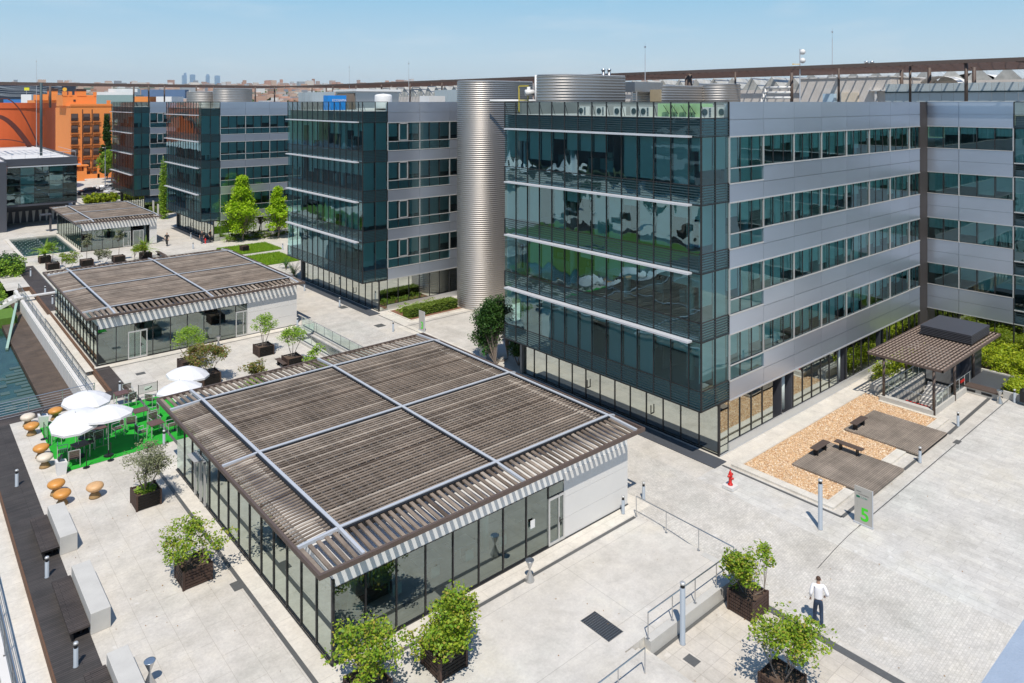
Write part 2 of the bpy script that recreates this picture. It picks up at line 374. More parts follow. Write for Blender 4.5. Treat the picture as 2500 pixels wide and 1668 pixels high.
# drain channels
def strip(name, pts, w_, mat, dz=.016):
    b = MB()
    for (xa, ya), (xb, yb) in zip(pts, pts[1:]):
        d = Vector((xb-xa, yb-ya)); L0 = d.length; d.normalize(); nx, ny = -d.y*w_/2, d.x*w_/2; k = max(1, int(L0/.8))
        for i in range(k):
            p = [(xa+(xb-xa)*t/k, ya+(yb-ya)*t/k) for t in (i, i+1)]
            q = [(p[0][0]-nx, p[0][1]-ny), (p[0][0]+nx, p[0][1]+ny), (p[1][0]+nx, p[1][1]+ny), (p[1][0]-nx, p[1][1]-ny)]
            b.add([(x, y, max(hz(x, y), hz(x+.02, y+.02))+dz) for x, y in q], [(0, 3, 2, 1)])
    return setting(b.build(name, mat))
strip('drain_channel', [(10.75, 55), (10.75, 41.8)], .16, M['channel']).location = (1.9, -1.0, 0)
strip('drain_channel', [(10.95, 41.7), (10.95, 22.2), (26.7, 22.2)], .16, M['channel'])
strip('drain_channel', [(26.45, 15.6), (26.45, -5)], .34, M['channel'])
strip('drain_channel', [(34.05, 22.3), (34.05, 15.85), (36.6, 15.85)], .16, M['channel'])
strip('drain_channel', [(40.9, 15.75), (42.9, 15.75)], .16, M['channel'])
strip('drain_channel', [(47.3, 15.75), (55.2, 15.9)], .2, M['channel'])
strip('drain_channel', [(20.6, 16.62), (26.2, 16.62)], .14, M['channel'])
strip('drain_channel', [(11.7, 59.7), (27.3, 59.7)], .08, M['channel'])
strip('drain_channel', [(34.2, 54.0), (60, 54.0)], .07, M['channel'])
strip('drain_channel', [(34.2, 58.5), (34.2, 43)], .06, M['channel'])
strip('drain_channel', [(13.3, 79.5), (13.3, 103)], .1, M['channel'])
strip('paving_joint', [(33.9, 15.0), (70, 15.0)], .05, M['channel'])
strip('paving_joint', [(33.9, 15.0), (30, 15.0)], .03, M['channel'])
# timber decks
for nm, a in (('timber_deck', (4.35, 5.7, -6, 53.25)), ('timber_deck', (-14, 4.35, 45.5, 54.9)), ('timber_deck', (4.35, 11.6, 53.25, 54.9)),
              ('timber_deck', (11.6, 12.55, 53.25, 60.2)), ('timber_deck', (11.6, 13.3, 79.5, 103))):
    sheet(nm, *a, M['deck'] if a[0] != 4.35 or a[3] > 54 else M['deck_y'], .012)
# sunken ledge, lower deck and the pool below
b = MB(); b.box(3.3, 4.33, -6, 45.4, -.6, -.30); b.box(10.45, 11.45, 54.95, 91, -.75, -.32); setting(b.build('stone_ledge', M['stone_light']))
b = MB(); b.box(4.31, 4.36, -6, 45.5, -.4, .03); b.box(11.45, 11.6, 54.9, 60.5, -.4, .04); b.box(11.45, 11.62, 60.5, 91, -.4, .12); b.box(10.45, 11.45, 91, 91.08, -.4, .12)
tag(b.build('steel_edging', M['corten']), 'rusty corten steel edging along the timber deck', 'edging')
b = MB(); b.box(8.2, 10.15, 54.95, 91, -1.6, -1.2); setting(b.build('lower_deck', M['deck_low']))
b = MB(); b.box(-20, 3.3, -6, 45.5, -2.2, -1.6); setting(b.build('lower_path', M['deck_low']))
mw, N_, L_ = nmat('pool water'); P(mw, 'Roughness', .07); P(mw, 'Specular IOR Level', .35)
nz = noise(N_, L_, 3.2, 3, geo_pos(N_)); c_ = ramp(N_, L_, noise(N_, L_, .5, 3, geo_pos(N_)), [(.35, (.010, .035, .032)), (.65, (.025, .07, .058))])
L_.new(c_, N_['Principled BSDF'].inputs['Base Color']); bump(mw, N_, L_, nz, .35, .05)
M['water'] = mw
mw2 = mw.copy(); mw2.name = 'fountain water'
M['water2'] = mw2
setting(MB().box(2.2, 8.15, 55, 82, -2.2, -1.45).build('pool_water', M['water']))
b = MB(); rnd = random.Random(5)
for i in range(15):
    y = 57.5+i*.8; ln = rnd.uniform(.5, 1.5); b.box(8.1-ln, 8.1, y, y+.5, -1.6, -1.40-rnd.random()*.03)
for i in range(6): b.box(5.3+rnd.random(), 6.8, 58+i*1.7, 58.6+i*1.7, -1.6, -1.42)
tag(b.build('pool_stepping_slabs', plain('pool slabs', (.07, .115, .105), .5, 0, .3, 2)), 'staggered grey green slabs lying in the lower pool', 'slabs')
b = MB(); b.box(-21, 2.2, 46, 92, -3, -1.40); b.box(2.2, 9.4, 82, 135, -3, -.6); setting(b.build('lower_lawn', M['turf_soil']))
b = MB(); b.box(-74, -21, -10, 190, -3, -1.42); b.box(-21, 2.2, 92, 190, -3, -1.43); setting(b.build('garden_paving', M['concrete']))
b = MB()
for k in range(6): b.box(-24.6+k*.6, -24.3+k*.6, 48, 92, -1.6, -1.30+k*.004)
tag(b.build('garden_steps', M['deck']), 'striped dark timber steps beside the garden lawn, mirrored in the nearest block', 'steps')
b = MB(); b.box(10.15, 10.4, 54.9, 91, -1.7, -.02)
for k in range(30):
    y = 55.2+k*1.2; b.box(10.10, 10.15, y, y+1.12, -1.3, -.1)
tag(b.build('retaining_wall', M['white_wall']), 'white panelled retaining wall below the mesh railing beside the lower deck', 'wall')
b = MB(); b.box(3.0, 3.3, -6, 45.4, -1.7, -.28)
tag(b.build('retaining_wall', M['white_wall']), 'low retaining wall below the near stone ledge at the left edge', 'wall')
# fountain basin
b = MB(); b.box(12.75, 13.2, 108.5, 124.7, -.3, .12); b.box(18.9, 19.3, 108.5, 124.7, -.3, .12); b.box(13.2, 18.9, 108.5, 108.9, -.3, .12); b.box(13.2, 18.9, 124.3, 124.7, -.3, .12)
ft = thing('fountain_basin', 'rectangular stone edged fountain basin with dark water and jets', 'fountain', (16, 116.6, 0))
b.build('rim', M['stone_light'], ft)
MB().box(13.2, 18.9, 108.9, 124.3, -.5, -.06).build('basin_water', M['water2'], ft)
mj, N_, L_ = nmat('water spray'); P(mj, 'Base Color', (.9, .93, .95, 1)); P(mj, 'Alpha', .3); P(mj, 'Roughness', .3)
b = MB(); rnd = random.Random(3)
for k in range(8):
    yy = 110.3+k*1.75
    for t in range(14):
        u = t/13; x = 13.4+u*3.0; z = 1.9*4*u*(1-u)*.5
        for q in range(2):
            a = Vector((x+rnd.uniform(-.06, .06), yy+rnd.uniform(-.06, .06), z+rnd.uniform(-.05, .05))); b.tube(a, a+Vector((.12, 0, .06-.12*u)), .018, .01, 4)
for k in range(120):
    a = rnd.uniform(0, 6.28); r_ = abs(rnd.gauss(0, .6)); c_ = rnd.choice(((15.6, 112), (17.2, 113.4)))
    b.tube((c_[0]+r_*math.cos(a), c_[1]+r_*math.sin(a), -.04), (c_[0]+r_*math.cos(a), c_[1]+r_*math.sin(a), .03+.2*rnd.random()), .03, .01, 4)
b.build('water_jets', mj, ft)
# bright turf terrace, lawns, road
setting(sheet('artificial_turf', 7.0, 14.3, 44.45, 51.95, M['green_turf'], .012))
def lawn(x0, x1, y0, y1, z, n, hgt=.12, seed=1, name='lawn_grass', mat='grass', w_=.035):
    rnd = random.Random(seed); b = MB()
    MBg = MB().box(x0, x1, y0, y1, z-.05, z+.02).build('lawn_ground', M['turf_soil']); setting(MBg)
    for _ in range(n):
        x = rnd.uniform(x0, x1); y = rnd.uniform(y0, y1); a = rnd.uniform(0, 6.28); h = hgt*rnd.uniform(.5, 1.3)
        dx, dy = math.cos(a)*w_, math.sin(a)*w_; lx, ly = rnd.gauss(0, .4)*h, rnd.gauss(0, .4)*h
        b.add([(x-dx, y-dy, z), (x+dx, y+dy, z), (x+lx, y+ly, z+h)], [(0, 1, 2)])
    o = b.build(name, M[mat]); o['kind'] = 'stuff'; o['label'] = 'short bright green grass growing in a lawn bed'; o['category'] = 'grass'; return o
lawn(33.2, 39.8, 93.0, 98.6, .06, 12000, .2, 1)
lawn(32.9, 38.6, 84.9, 91.2, .06, 12000, .2, 2)
lawn(32.0, 37.5, 161.5, 166.5, .03, 2500, .3, 3)
sheet('road', 14, 110, 168.8, 180, M['asphalt'], .008)
sheet('pavement', 14, 60, 157, 168.6, M['stone_light'], .008)
# ---------------- office blocks ----------------
BX, GX = 33.05, 34.78           # projecting glass box, ground floor glass
LV = [3.97, 7.64, 11.31, 14.98]  # window bottoms
WH = 2.63
def pane_mesh(L, h, t=.02):
    b = MB(); b.add([(0, 0, 0), (0, L, 0), (0, L, h), (0, 0, h)], [(0, 3, 2, 1)]); return b
FR = {}
def glass_window(L, h, gm, blind, key, fmat='mull', axis='y', fw=.05, parent=None, loc=None, wname='window', mid=None, n=1):
    """one pane with its frame and roller blind; axis y faces -X, axis x faces -Y"""
    k = (round(L, 3), round(h, 3), key, fmat, axis, round(blind, 2), mid, n)
    if k not in FR:
        def tr(b):
            if axis == 'x': b.v = [(y, -0+x, z) for x, y, z in b.v]; b.f = [f[::-1] for f in b.f]
            return b
        g = MB(); f = MB(); bl = MB(); w_ = L/n
        for i in range(n): g.add([(0, i*w_, 0), (0, (i+1)*w_, 0), (0, (i+1)*w_, h), (0, i*w_, h)], [(0, 3, 2, 1)])
        f.box(-.045, .03, -fw/2, fw/2, 0, h); f.box(-.02, .03, 0, L, -.02, .03); f.box(-.02, .03, 0, L, h-.03, h+.02)
        for i in range(1, n): f.box(-.02, .05, i*w_-.03, i*w_+.03, .03, h-.03)
        if mid: f.box(-.05, .02, 0, L, mid-.03, mid+.03)
        for i in range(n):
            bb = blind*(1 if n == 1 else (.55+.45*((i*37+int(h*10)) % 5)/4))
            if blind > .05: bl.box(.16, .18, i*w_+.06, (i+1)*w_-.06, h-bb*h, h-.02)
        ms = []
        for bb, nm, mt in ((g, wname, gm), (f, 'frame', M[fmat]), (bl, 'blind', M['blind'])):
            if not bb.v: ms.append(None); continue
            o = tr(bb).build(nm, mt); ms.append(o.data); bpy.data.objects.remove(o)
        FR[k] = ms
    ms = FR[k]
    o = place(ms[0], wname, parent, loc=Vector(loc)-wloc(parent))
    place(ms[1], 'frame', o, loc=(0, 0, 0))
    if ms[2]: place(ms[2], 'blind', o, loc=(0, 0, 0))
    return o
def louver_band(y0, y1, z0, z1, parent, x=BX, axis='y', n=7, back=True):
    b = MB(); dz = (z1-z0)/n
    for i in range(n):
        z = z0+i*dz; b.box(x-.045, x-.01, y0, y1, z+.03, z+.03+dz*.26)
    k = len(b.f)
    if back: b.box(x+.3, x+.34, y0, y1, z0, z1)
    if axis == 'x': b.v = [(y, x_, z) for x_, y, z in b.v]; b.f = [f[::-1] for f in b.f]
    return b.build('louver_band', M['louver'], parent, mats=[M['louver'], M['backing']], mi=[0]*k+[1]*(len(b.f)-k))
def office(y0, xe, label, seed, low=1, white_pane=False, name='office_block'):
    rnd = random.Random(seed); y1 = y0+16.25
    t = thing(name, label, 'office building', (GX, y0, 0), group='office blocks with glass corner boxes')
    # mullion lines along the front
    ys = [y0]+[y0+.78+1.211*k for k in range(13)]; ys[-1] = y1-.94+.0; ys.append(y1)
    ys = [y0, ]+[y0+.78+1.19*k for k in range(14)]
    runs = [0]*5
    for lv, z in enumerate(LV):
        drop = .3
        for i in range(14):
            L = ys[i+1]-ys[i] if i < 14 else 0
            if rnd.random() < .35: drop = rnd.choice((.0, .3, .45, .75, 1, .95))
            bd = drop if rnd.random() < .8 else rnd.choice((.2, .5, .6, 1.0))
            glass_window(L, WH, M['glass_hi'], bd, 'hi', parent=t, loc=(BX, ys[i], z), wname='window')
        louver_band(y0+.03, ys[14], z-1.04, z-.02, t)
        g = MB(); g.add([(BX, y0, z-1.04), (BX, ys[14], z-1.04), (BX, ys[14], z), (BX, y0, z)], [(0, 3, 2, 1)]); 
        for y in ys: g.box(BX-.05, BX+.03, y-.025, y+.025, z-1.04, z)
        g.box(BX-.03, BX+.03, y0, ys[14], z-1.07, z-1.03)
        g.build('spandrel_glass', M['glass_hi'], t, mats=[M['glass_hi'], M['mull']], mi=[0]+[1]*(len(g.f)-1))
        # -Y face of the box: two panes and louvers
        for i in range(2):
            glass_window(1.3, WH, M['glass_side'], rnd.choice((.7, .85, 1, 1)), 'sd', axis='x', parent=t, loc=(BX+i*1.3, y0-.0, z))
        b = MB(); b.box(BX, BX+.04, y0-.05, y0+.03, z-1.04, z+WH)
        for i in (1, 2): b.box(BX+i*1.3-.03, BX+i*1.3+.03, y0-.05, y0+.03, z-1.04, z)
        b.box(BX, BX+2.6, y0-.04, y0+.03, z-1.07, z-1.03); b.build('corner_mullion', M['mull'], t)
        g = MB(); g.quad((BX, y0-.0, z-1.04), (BX+2.6, y0-.0, z-1.04), (BX+2.6, y0-.0, z), (BX, y0-.0, z)); g.build('spandrel_glass', M['glass_side'], t)
        b = MB()
        for i in range(7): b.box(BX+.05, BX+2.58, y0-.045, y0-.01, z-.99+i*.14, z-.955+i*.14)
        b.box(BX+.1, BX+2.58, y0+.2, y0+.24, z-1.04, z); b.build('louver_band', M['louver'], t, mats=[M['louver'], M['backing']], mi=[0]*42+[1]*6)
    for z in [l-1.06 for l in LV[1:]]+[17.6]:
        b = MB(); b.box(BX-.52, BX-.1, y0+.5, y1-.5, z-.02, z+.08)
        for y in ys[1:14]: b.box(BX-.14, BX, y-.02, y+.02, z, z+.05)
        b.build('sunshade', M['sunshade'], t)
    # top louver band and glass parapet
    louver_band(y0+.03, ys[14], 17.63, 18.55, t)
    g = MB(); g.add([(BX, y0, 17.61), (BX, ys[14], 17.61), (BX, ys[14], 18.6), (BX, y0, 18.6)], [(0, 3, 2, 1)])
    g.quad((BX, y0, 17.61), (BX+2.6, y0, 17.61), (BX+2.6, y0, 18.6), (BX, y0, 18.6)); g.build('spandrel_glass', M['glass_hi'], t)
    b = MB()
    for i in range(6): b.box(BX+.05, BX+2.58, y0-.045, y0-.01, 17.66+i*.15, 17.70+i*.15)
    b.box(BX+.2, BX+2.58, y0+.2, y0+.24, 17.6, 18.6); b.build('louver_band', M['louver'], t, mats=[M['louver'], M['backing']], mi=[0]*36+[1]*6)
    g = MB()
    for i in range(14): g.add([(BX, ys[i]+.03, 18.6), (BX, ys[i+1]-.03, 18.6), (BX, ys[i+1]-.03, 19.48), (BX, ys[i]+.03, 19.48)], [(0, 3, 2, 1)])
    for i in range(2): g.quad((BX+i*1.3+.03, y0, 18.6), (BX+i*1.3+1.27, y0, 18.6), (BX+i*1.3+1.27, y0, 19.48), (BX+i*1.3+.03, y0, 19.48))
    g.build('parapet_glass', M['glass_clear'], t)
    b = MB()
    for y in ys: b.box(BX-.05, BX+.03, y-.025, y+.025, 17.6, 19.5); b.beam((BX+.05, y, 19.3), (BX+.3, y, 18.65), .02, .02)
    for i in (1, 2): b.box(BX+i*1.3-.025, BX+i*1.3+.025, y0-.05, y0+.03, 17.6, 19.5)
    b.box(BX-.02, BX+.03, y0, ys[14], 18.58, 18.62); b.box(BX, BX+2.6, y0-.03, y0+.02, 18.58, 18.62)
    b.box(BX-.04, BX+.04, y0, ys[14], 19.48, 19.52); b.box(BX, BX+2.6, y0-.04, y0+.04, 19.48, 19.52)
    b.build('parapet_frame', M['mull'], t)
    MB().box(BX-.01, GX+.2, y0+.0, y1+.4, 2.86, 2.92).build('soffit', M['mull'], t)
    # ground floor glazing, set back under the box
    for i in range(13):
        glass_window(1.25, 2.78, M['glass_low'], 0.0, 'lo', parent=t, loc=(GX, y0+.08+i*1.25, .06), wname='shopfront_pane')
    b = MB(); b.box(GX-.06, GX+.06, y0-.02, y0+.08, 0, 2.86); b.box(GX-.02, GX+.2, y0+.08, y0+16.4, 0, .06)
    for yy in (4.6, 9.8): b.box(GX-.16, GX-.12, y0+yy, y0+yy+.05, .9, 1.4); b.box(GX-.16, GX, y0+yy, y0+yy+.05, .88, .93)
    b.build('base_rail', M['mull'], t)
    MB().box(GX-1.35, GX-.25, y0-.6, y0+15.5, -.02, .045).build('entrance_mat', plain('slate plinth', (.075, .08, .09), .5) if 'slate plinth' not in bpy.data.materials else bpy.data.materials['slate plinth'], t)
    # metal clad -Y face
    x0 = BX+2.6; bays = []; x = x0+.02
    while x < xe-.1: bays.append((x, min(x+3.555, xe))); x += 3.555
    rows = [(2.87, 3.92)]+[(6.53+3.67*i, 7.60+3.67*i) for i in range(3)]+[(17.56, 19.5)]
    for ri, (za, zb) in enumerate(rows):
        b = MB(); g_ = .012
        for bi, (xa, xb) in enumerate(bays):
            top = zb if (bi < low or ri == 4) else zb+.86
            if ri == 4:
                b.box(xa+g_, xb-g_, y0-.06, y0+.05, za, 18.5-g_); b.box(xa+g_, xb-g_, y0-.06, y0+.05, 18.5+g_, zb)
            elif top-za > 1.2: b.box(xa+g_, xb-g_, y0-.06, y0+.05, za, za+.95-g_); b.box(xa+g_, xb-g_, y0-.06, y0+.05, za+.95+g_, top)
            else: b.box(xa+g_, xb-g_, y0-.06, y0+.05, za, top)
        b.build('cladding', M['clad'], t)
        b = MB(); b.box(x0, bays[-1][1], y0+.06, y0+.3, za, zb+(.8 if ri < 4 else -.1)); b.box(x0, bays[-1][1], y0-.09, y0-.055, za-.05, za+.03)
        b.build('cladding_rail', M['mull' if ri == 9 else 'alu'], t)
    for lv, z in enumerate(LV):
        for bi, (xa, xb) in enumerate(bays):
            full = bi < low; zz = z-.05 if full else z+.83; h = 2.6 if full else 1.74
            glass_window(xb-xa, h, M['glass_side'], rnd.choice((.5, .75, .9, 1, 1)), 'bay', fmat='mull', axis='x', parent=t, loc=(xa, y0+.02, zz), mid=.85 if full else None, n=3)
            b = MB(); b.box(xa-.035, xa+.035, y0-.08, y0+.0, zz, zz+h); b.box(xa, xb, y0-.09, y0, zz-.05, zz+.02)
            if full: b.box(xa, xb, y0-.08, y0-.02, zz+.82, zz+.88)
            if white_pane and bi == 0:
                for q in ((1.2, 1.28), (2.12, 2.2)): b.box(xa+q[0], xa+q[1], y0-.1, y0-.02, zz+.95, zz+h-.05)
                for q in (.9, h-.12): b.box(xa+1.2, xa+2.2, y0-.1, y0-.02, zz+q, zz+q+.08)
            b.build('window_surround', M['alu'], t)
    k = 0; x = x0
    rec = (41.4, 48.8, 55.4) if low == 1 and y0 < 30 else ()
    xs = []
    while x < xe-.3:
        xn = min(x+1.19, xe); xs.append((x, xn)); x = xn
    b = MB()
    for xa, xb in xs:
        if any(r-.4 < (xa+xb)/2 < r+1.0 for r in rec): continue
        glass_window(xb-xa, 2.35, M['glass_low'], 0, 'gl', axis='x', parent=t, loc=(xa, y0+.04, .5), wname='shopfront_pane')
    b.box(GX+.0, BX+2.6, y0-.0, y0+.03, .48, .52); b.build('sill', M['mull'], t)
    glass_window(BX+2.6-GX, 2.78, M['glass_low'], 0, 'cn', axis='x', parent=t, loc=(GX, y0+.02, .06), wname='shopfront_pane')
    b = MB(); b.box(GX-.02, xe, y0-.08, y0+.03, 0, .06); b.box(x0, xe, y0-.05, y0+.04, .06, .48)
    b.build('plinth', M['alu'], t)
    for r in rec:
        b = MB(); b.box(r, r+1.2, y0+.8, y0+.9, .5, 2.86); b.box(r-.06, r, y0, y0+.9, .05, 2.86); b.box(r+1.2, r+1.26, y0, y0+.9, .05, 2.86); b.build('recess', M['dark_clad'], t)
        MB().tube((r+.75, y0+.45, .5), (r+.75, y0+.45, 2.86), .2, n=14).build('column', M['col_in'], t, smooth=True)
    # inside
    b = MB()
    for z in LV: b.box(BX+.22, xe, y0+.32, y1-.1, z-.62, z-.02)
    b.box(BX+.22, xe, y0+.32, y1-.1, 17.65, 18.55); b.box(GX+.1, xe, y0+.1, y1-.1, -.05, .05)
    b.build('floor_slab', M['floor_in'], t)
    b = MB(); b.box(BX+5, BX+5.2, y0+4.5, y1-.1, .05, 17.6); b.box(BX+5.2, xe, y0+4.5, y0+4.7, .05, 17.6)
    for i in range(4): b.box(BX+1.2, BX+5, y0+3.4+i*3.8, y0+3.48+i*3.8, 3.9, 17.6)
    b.box(xe-.2, xe, y0+.1, y1, 0, 18.5); b.box(BX+1.5, xe, y1-.1, y1+.1, 0, 19.45)
    b.build('core_wall', M['wall_in'], t)
    b = MB()
    for i in range(4): b.tube((BX+1.3, y0+1.6+i*4.6, 2.95), (BX+1.3, y0+1.6+i*4.6, 17.6), .22, n=12); b.tube((GX+1.3, y0+1.6+i*4.6, 0), (GX+1.3, y0+1.6+i*4.6, 2.95), .22, n=12)
    for i in range(int((xe-BX-6)/7.2)): b.tube((BX+6+i*7.2, y0+1.1, 0), (BX+6+i*7.2, y0+1.1, 17.6), .22, n=12)
    b.build('column', M['col_in'], t, smooth=True)
    b = MB()
    for lv in LV:
        for i in range(10):
            x = rnd.uniform(BX+1.8, BX+4); y = y0+1.5+i*1.5; b.box(x, x+.7, y, y+1.3, lv+.0, lv+.74); b.box(x+.2, x+.25, y+.4, y+.9, lv+.8, lv+1.15)
    b.build('desks', M['col_in'], t)
    b = MB(); b.box(BX+.3, xe, y0+.3, y1, 18.56, 18.62); b.build('roof', M['roof_grey'], t)
    return t
office(22.95, 62.6, 'nearest glass and aluminium office block with four white sunshades, at the centre right', 11, low=1)
office(59.35, 60.0, 'glass and aluminium office block left of the corrugated stair tower, behind the numeral 3 sign', 12, low=2, white_pane=True)
office(104.3, 60.0, 'glass office block behind the two lime green trees, third along the row', 13, low=9)
office(140.2, 60.0, 'farthest office block of the row, beside the orange apartments', 14, low=9, white_pane=True)
# wing that closes the courtyard on the right
t = thing('office_wing', 'aluminium clad office wing closing the courtyard at the right edge', 'office building', (64.2, 16.9, 0))
WX = 64.2; ybs = [22.9, 20.6, 16.95]
rows = [(2.87, 4.75), (6.53, 8.42), (10.2, 12.1), (13.87, 15.77), (17.56, 19.5)]
for za, zb in rows:
    b = MB(); zm = (za+zb)/2
    for ya, yb in zip(ybs, ybs[1:]): b.box(WX-.06, WX+.1, yb+.012, ya-.012, za, zm-.008); b.box(WX-.06, WX+.1, yb+.012, ya-.012, zm+.008, zb)
    b.build('cladding', M['clad'], t); b = MB(); b.box(WX-.08, WX+.0, 16.95, 22.9, za-.05, za+.0); b.box(WX-.09, WX, 16.95, 22.9, zb-.0, zb+.05); b.box(WX+.1, WX+.3, 16.95, 22.9, za, zb); b.build('cladding_rail', M['alu'], t)
rnd = random.Random(4)
for z in (4.8, 8.47, 12.15, 15.82):
    for (ya, yb), n_ in (((20.6, 22.9), 2), ((16.95, 20.6), 3)):
        glass_window(ya*0+yb-ya if 0 else yb-ya, 1.73, M['glass_side'], rnd.choice((.5, .9, 1)), 'wg', parent=t, loc=(WX+.02, ya, z), n=n_)
        MB().box(WX-.08, WX+.0, ya-.035, ya+.035, z, z+1.73).build('window_surround', M['alu'], t)
for ya, yb, n_ in ((20.6, 22.9, 2), (16.95, 20.6, 3)): glass_window(yb-ya, 2.75, M['glass_low'], 0, 'wl', parent=t, loc=(WX+.02, ya, .1), n=n_, wname='shopfront_pane')
for lv in LV:
    for k in range(9): glass_window(1.22, WH, M['glass_hi'], rnd.choice((.4, 1)), 'wr', parent=t, loc=(WX-.0, 16.9-1.22*(k+1), lv-.08))
    louver_band(5.9, 16.9, lv-1.1, lv-.1, t, x=WX)
    b = MB(); b.box(WX-.08, WX+.02, 5.9, 16.9, lv-.12, lv-.04); b.box(WX-.08, WX+.02, 5.9, 16.9, lv-1.14, lv-1.08); b.build('cladding_rail', M['alu'], t)
g = MB(); b = MB()
for k in range(9): g.add([(WX, 16.9-1.22*k, .1), (WX, 16.9-1.22*(k+1), .1), (WX, 16.9-1.22*(k+1), 2.85), (WX, 16.9-1.22*k, 2.85)], [(0, 1, 2, 3)]); g.add([(WX, 16.9-1.22*k, 18.5), (WX, 16.9-1.22*(k+1), 18.5), (WX, 16.9-1.22*(k+1), 19.48), (WX, 16.9-1.22*k, 19.48)], [(0, 1, 2, 3)]); b.box(WX-.04, WX+.02, 16.88-1.22*k, 16.94-1.22*k, 0, 19.5)
g.build('parapet_glass', M['glass_low'], t); b.box(WX-.04, WX+.03, 5.9, 16.9, 19.47, 19.52); b.build('frame', M['mull'], t); louver_band(5.9, 16.9, 17.55, 18.45, t, x=WX)
b = MB(); b.box(62.68, WX+.1, 22.9, 23.5, 0, 19.5); b.build('corner_column', M['col_dark'], t)
b = MB()
for z in LV: b.box(WX+.3, 100, 0, 170, z-.6, z)
b.box(WX+.2, 100, -10, 175, 18.5, 18.6); b.build('roof', M['roof_grey'], t)
b = MB(); b.box(WX+4, WX+4.2, 0, 23, 0, 17.6); b.box(WX, 100, -10.2, -10, 0, 18.5); b.box(62.8, 63, 23.5, 175, 0, 19.4); b.build('core_wall', M['wall_in'], t)
MB().box(WX-.02, WX+.4, -10, 5.9, 0, 19.5).build('end_wall', M['clad'], t)

# ---------------- corrugated stair tower and rooftop screens ----------------
def stadium(x0, x1, yc, r, n=14, right='flat'):
    pts = [(x0+r+r*math.cos(a), yc+r*math.sin(a)) for a in [math.pi*1.5-math.pi*i/n for i in range(n+1)]]
    if right == 'flat': pts += [(x1, yc+r), (x1, yc-r)]
    else: pts += [(x1-r+r*math.cos(a), yc+r*math.sin(a)) for a in [math.pi/2-math.pi*i/n for i in range(n+1)]]
    return pts
def corrugated(name, label, x0, x1, yc, r, z0, z1, pitch=.19, depth=.065, mat='steel_warm', cat='stair tower', right='flat', group=None):
    t = thing(name, label, cat, (x0+r, yc, z0), group=group); base = stadium(x0, x1, yc, r, right=right); n = len(base); b = MB(); v = []; k = 0
    c = Vector((sum(p[0] for p in base)/n, yc)); z = z0
    while z < z1-pitch*.9:
        for q, d in ((0, 0), (.25, depth*.7), (.5, depth), (.75, depth*.7)):
            for (x, y), (xa, ya), (xb, yb) in zip(base, base[-1:]+base[:-1], base[1:]+base[:1]):
                nv = Vector((-(yb-ya), xb-xa)).normalized(); v.append((x+nv.x*d, y+nv.y*d, z+q*pitch))
            k += 1
        z += pitch
    b.v = v
    for j in range(k-1):
        for i in range(n): a, e = j*n+i, j*n+(i+1) % n; b.f.append((a, a+n, e+n, e))
    b.build('corrugated_shell', M[mat], t, smooth=True)
    b = MB(); b.prism([(p[0], p[1]) for p in base][::-1], z-.02, z+.05); b.build('cap', M['beam'], t)
    return t
corrugated('stair_tower', 'tall corrugated steel stair tower with a rounded end, between the two middle office blocks', 41.4, 48.4, 55.4, 2.2, 0, 21.6)
corrugated('rooftop_screen', 'large corrugated steel rooftop screen with bright rounded end, above the nearest block', 40.9, 48.6, 43.6, 2.1, 18.6, 21.7, .24, .05, cat='rooftop screen')
corrugated('rooftop_screen', 'long low corrugated screen on the nearest roof, behind the slender post', 53.2, 63.0, 43.8, 1.9, 18.6, 21.1, .24, .05, cat='rooftop screen', right='round')
corrugated('rooftop_screen', 'small rounded corrugated screen on the roof beside the concrete plant room', 60.6, 65.2, 41.5, 1.6, 18.6, 21.3, .24, .05, cat='rooftop screen', right='round')
corrugated('rooftop_screen', 'wide corrugated screen on the roof behind the lime green trees', 36.6, 41.6, 109.8, 1.8, 18.6, 21.5, .24, .05, cat='rooftop screen')
corrugated('rooftop_screen', 'corrugated screen at the left end of the roof behind the lime green trees', 34.3, 39.4, 114.4, 2.2, 18.6, 21.2, .24, .05, cat='rooftop screen')

# ---------------- great slatted canopy over the roofs ----------------
t = thing('roof_canopy', 'vast brown slatted canopy on thin posts floating above all the roofs', 'canopy', (62.6, 80, 18.6))
ZC = 22.75; b = MB()
y = -12
while y < 143.5: b.box(63.4, 78, y, y+.07, ZC-.30, ZC-.12); y += .95
x = 62.6
while x > -14: b.box(x, x+.07, 144.4, 157, ZC-.30, ZC-.12); x -= .95
b.build('slats', M['canopy_slat'], t)
b = MB(); b.box(62.6, 62.85, -12, 143.8, ZC-.28, ZC); b.box(64.2, 64.4, -12, 143.8, ZC-.12, ZC); b.box(78, 78.25, -12, 144, ZC-.3, ZC)
b.box(-16, 62.8, 143.8, 144.05, ZC-.28, ZC); b.box(-16, 62.8, 157, 157.25, ZC-.3, ZC)
for x in (67.5, 71, 74.5): b.box(x, x+.16, -12, 143.8, ZC-.12, ZC)
for y in range(-8, 144, 8): b.box(62.85, 78, y+.3, y+.5, ZC-.12, ZC)
for x in range(-12, 62, 8): b.box(x, x+.2, 144, 157, ZC-.12, ZC)
b.build('edge_beam', M['slat_dark'], t)
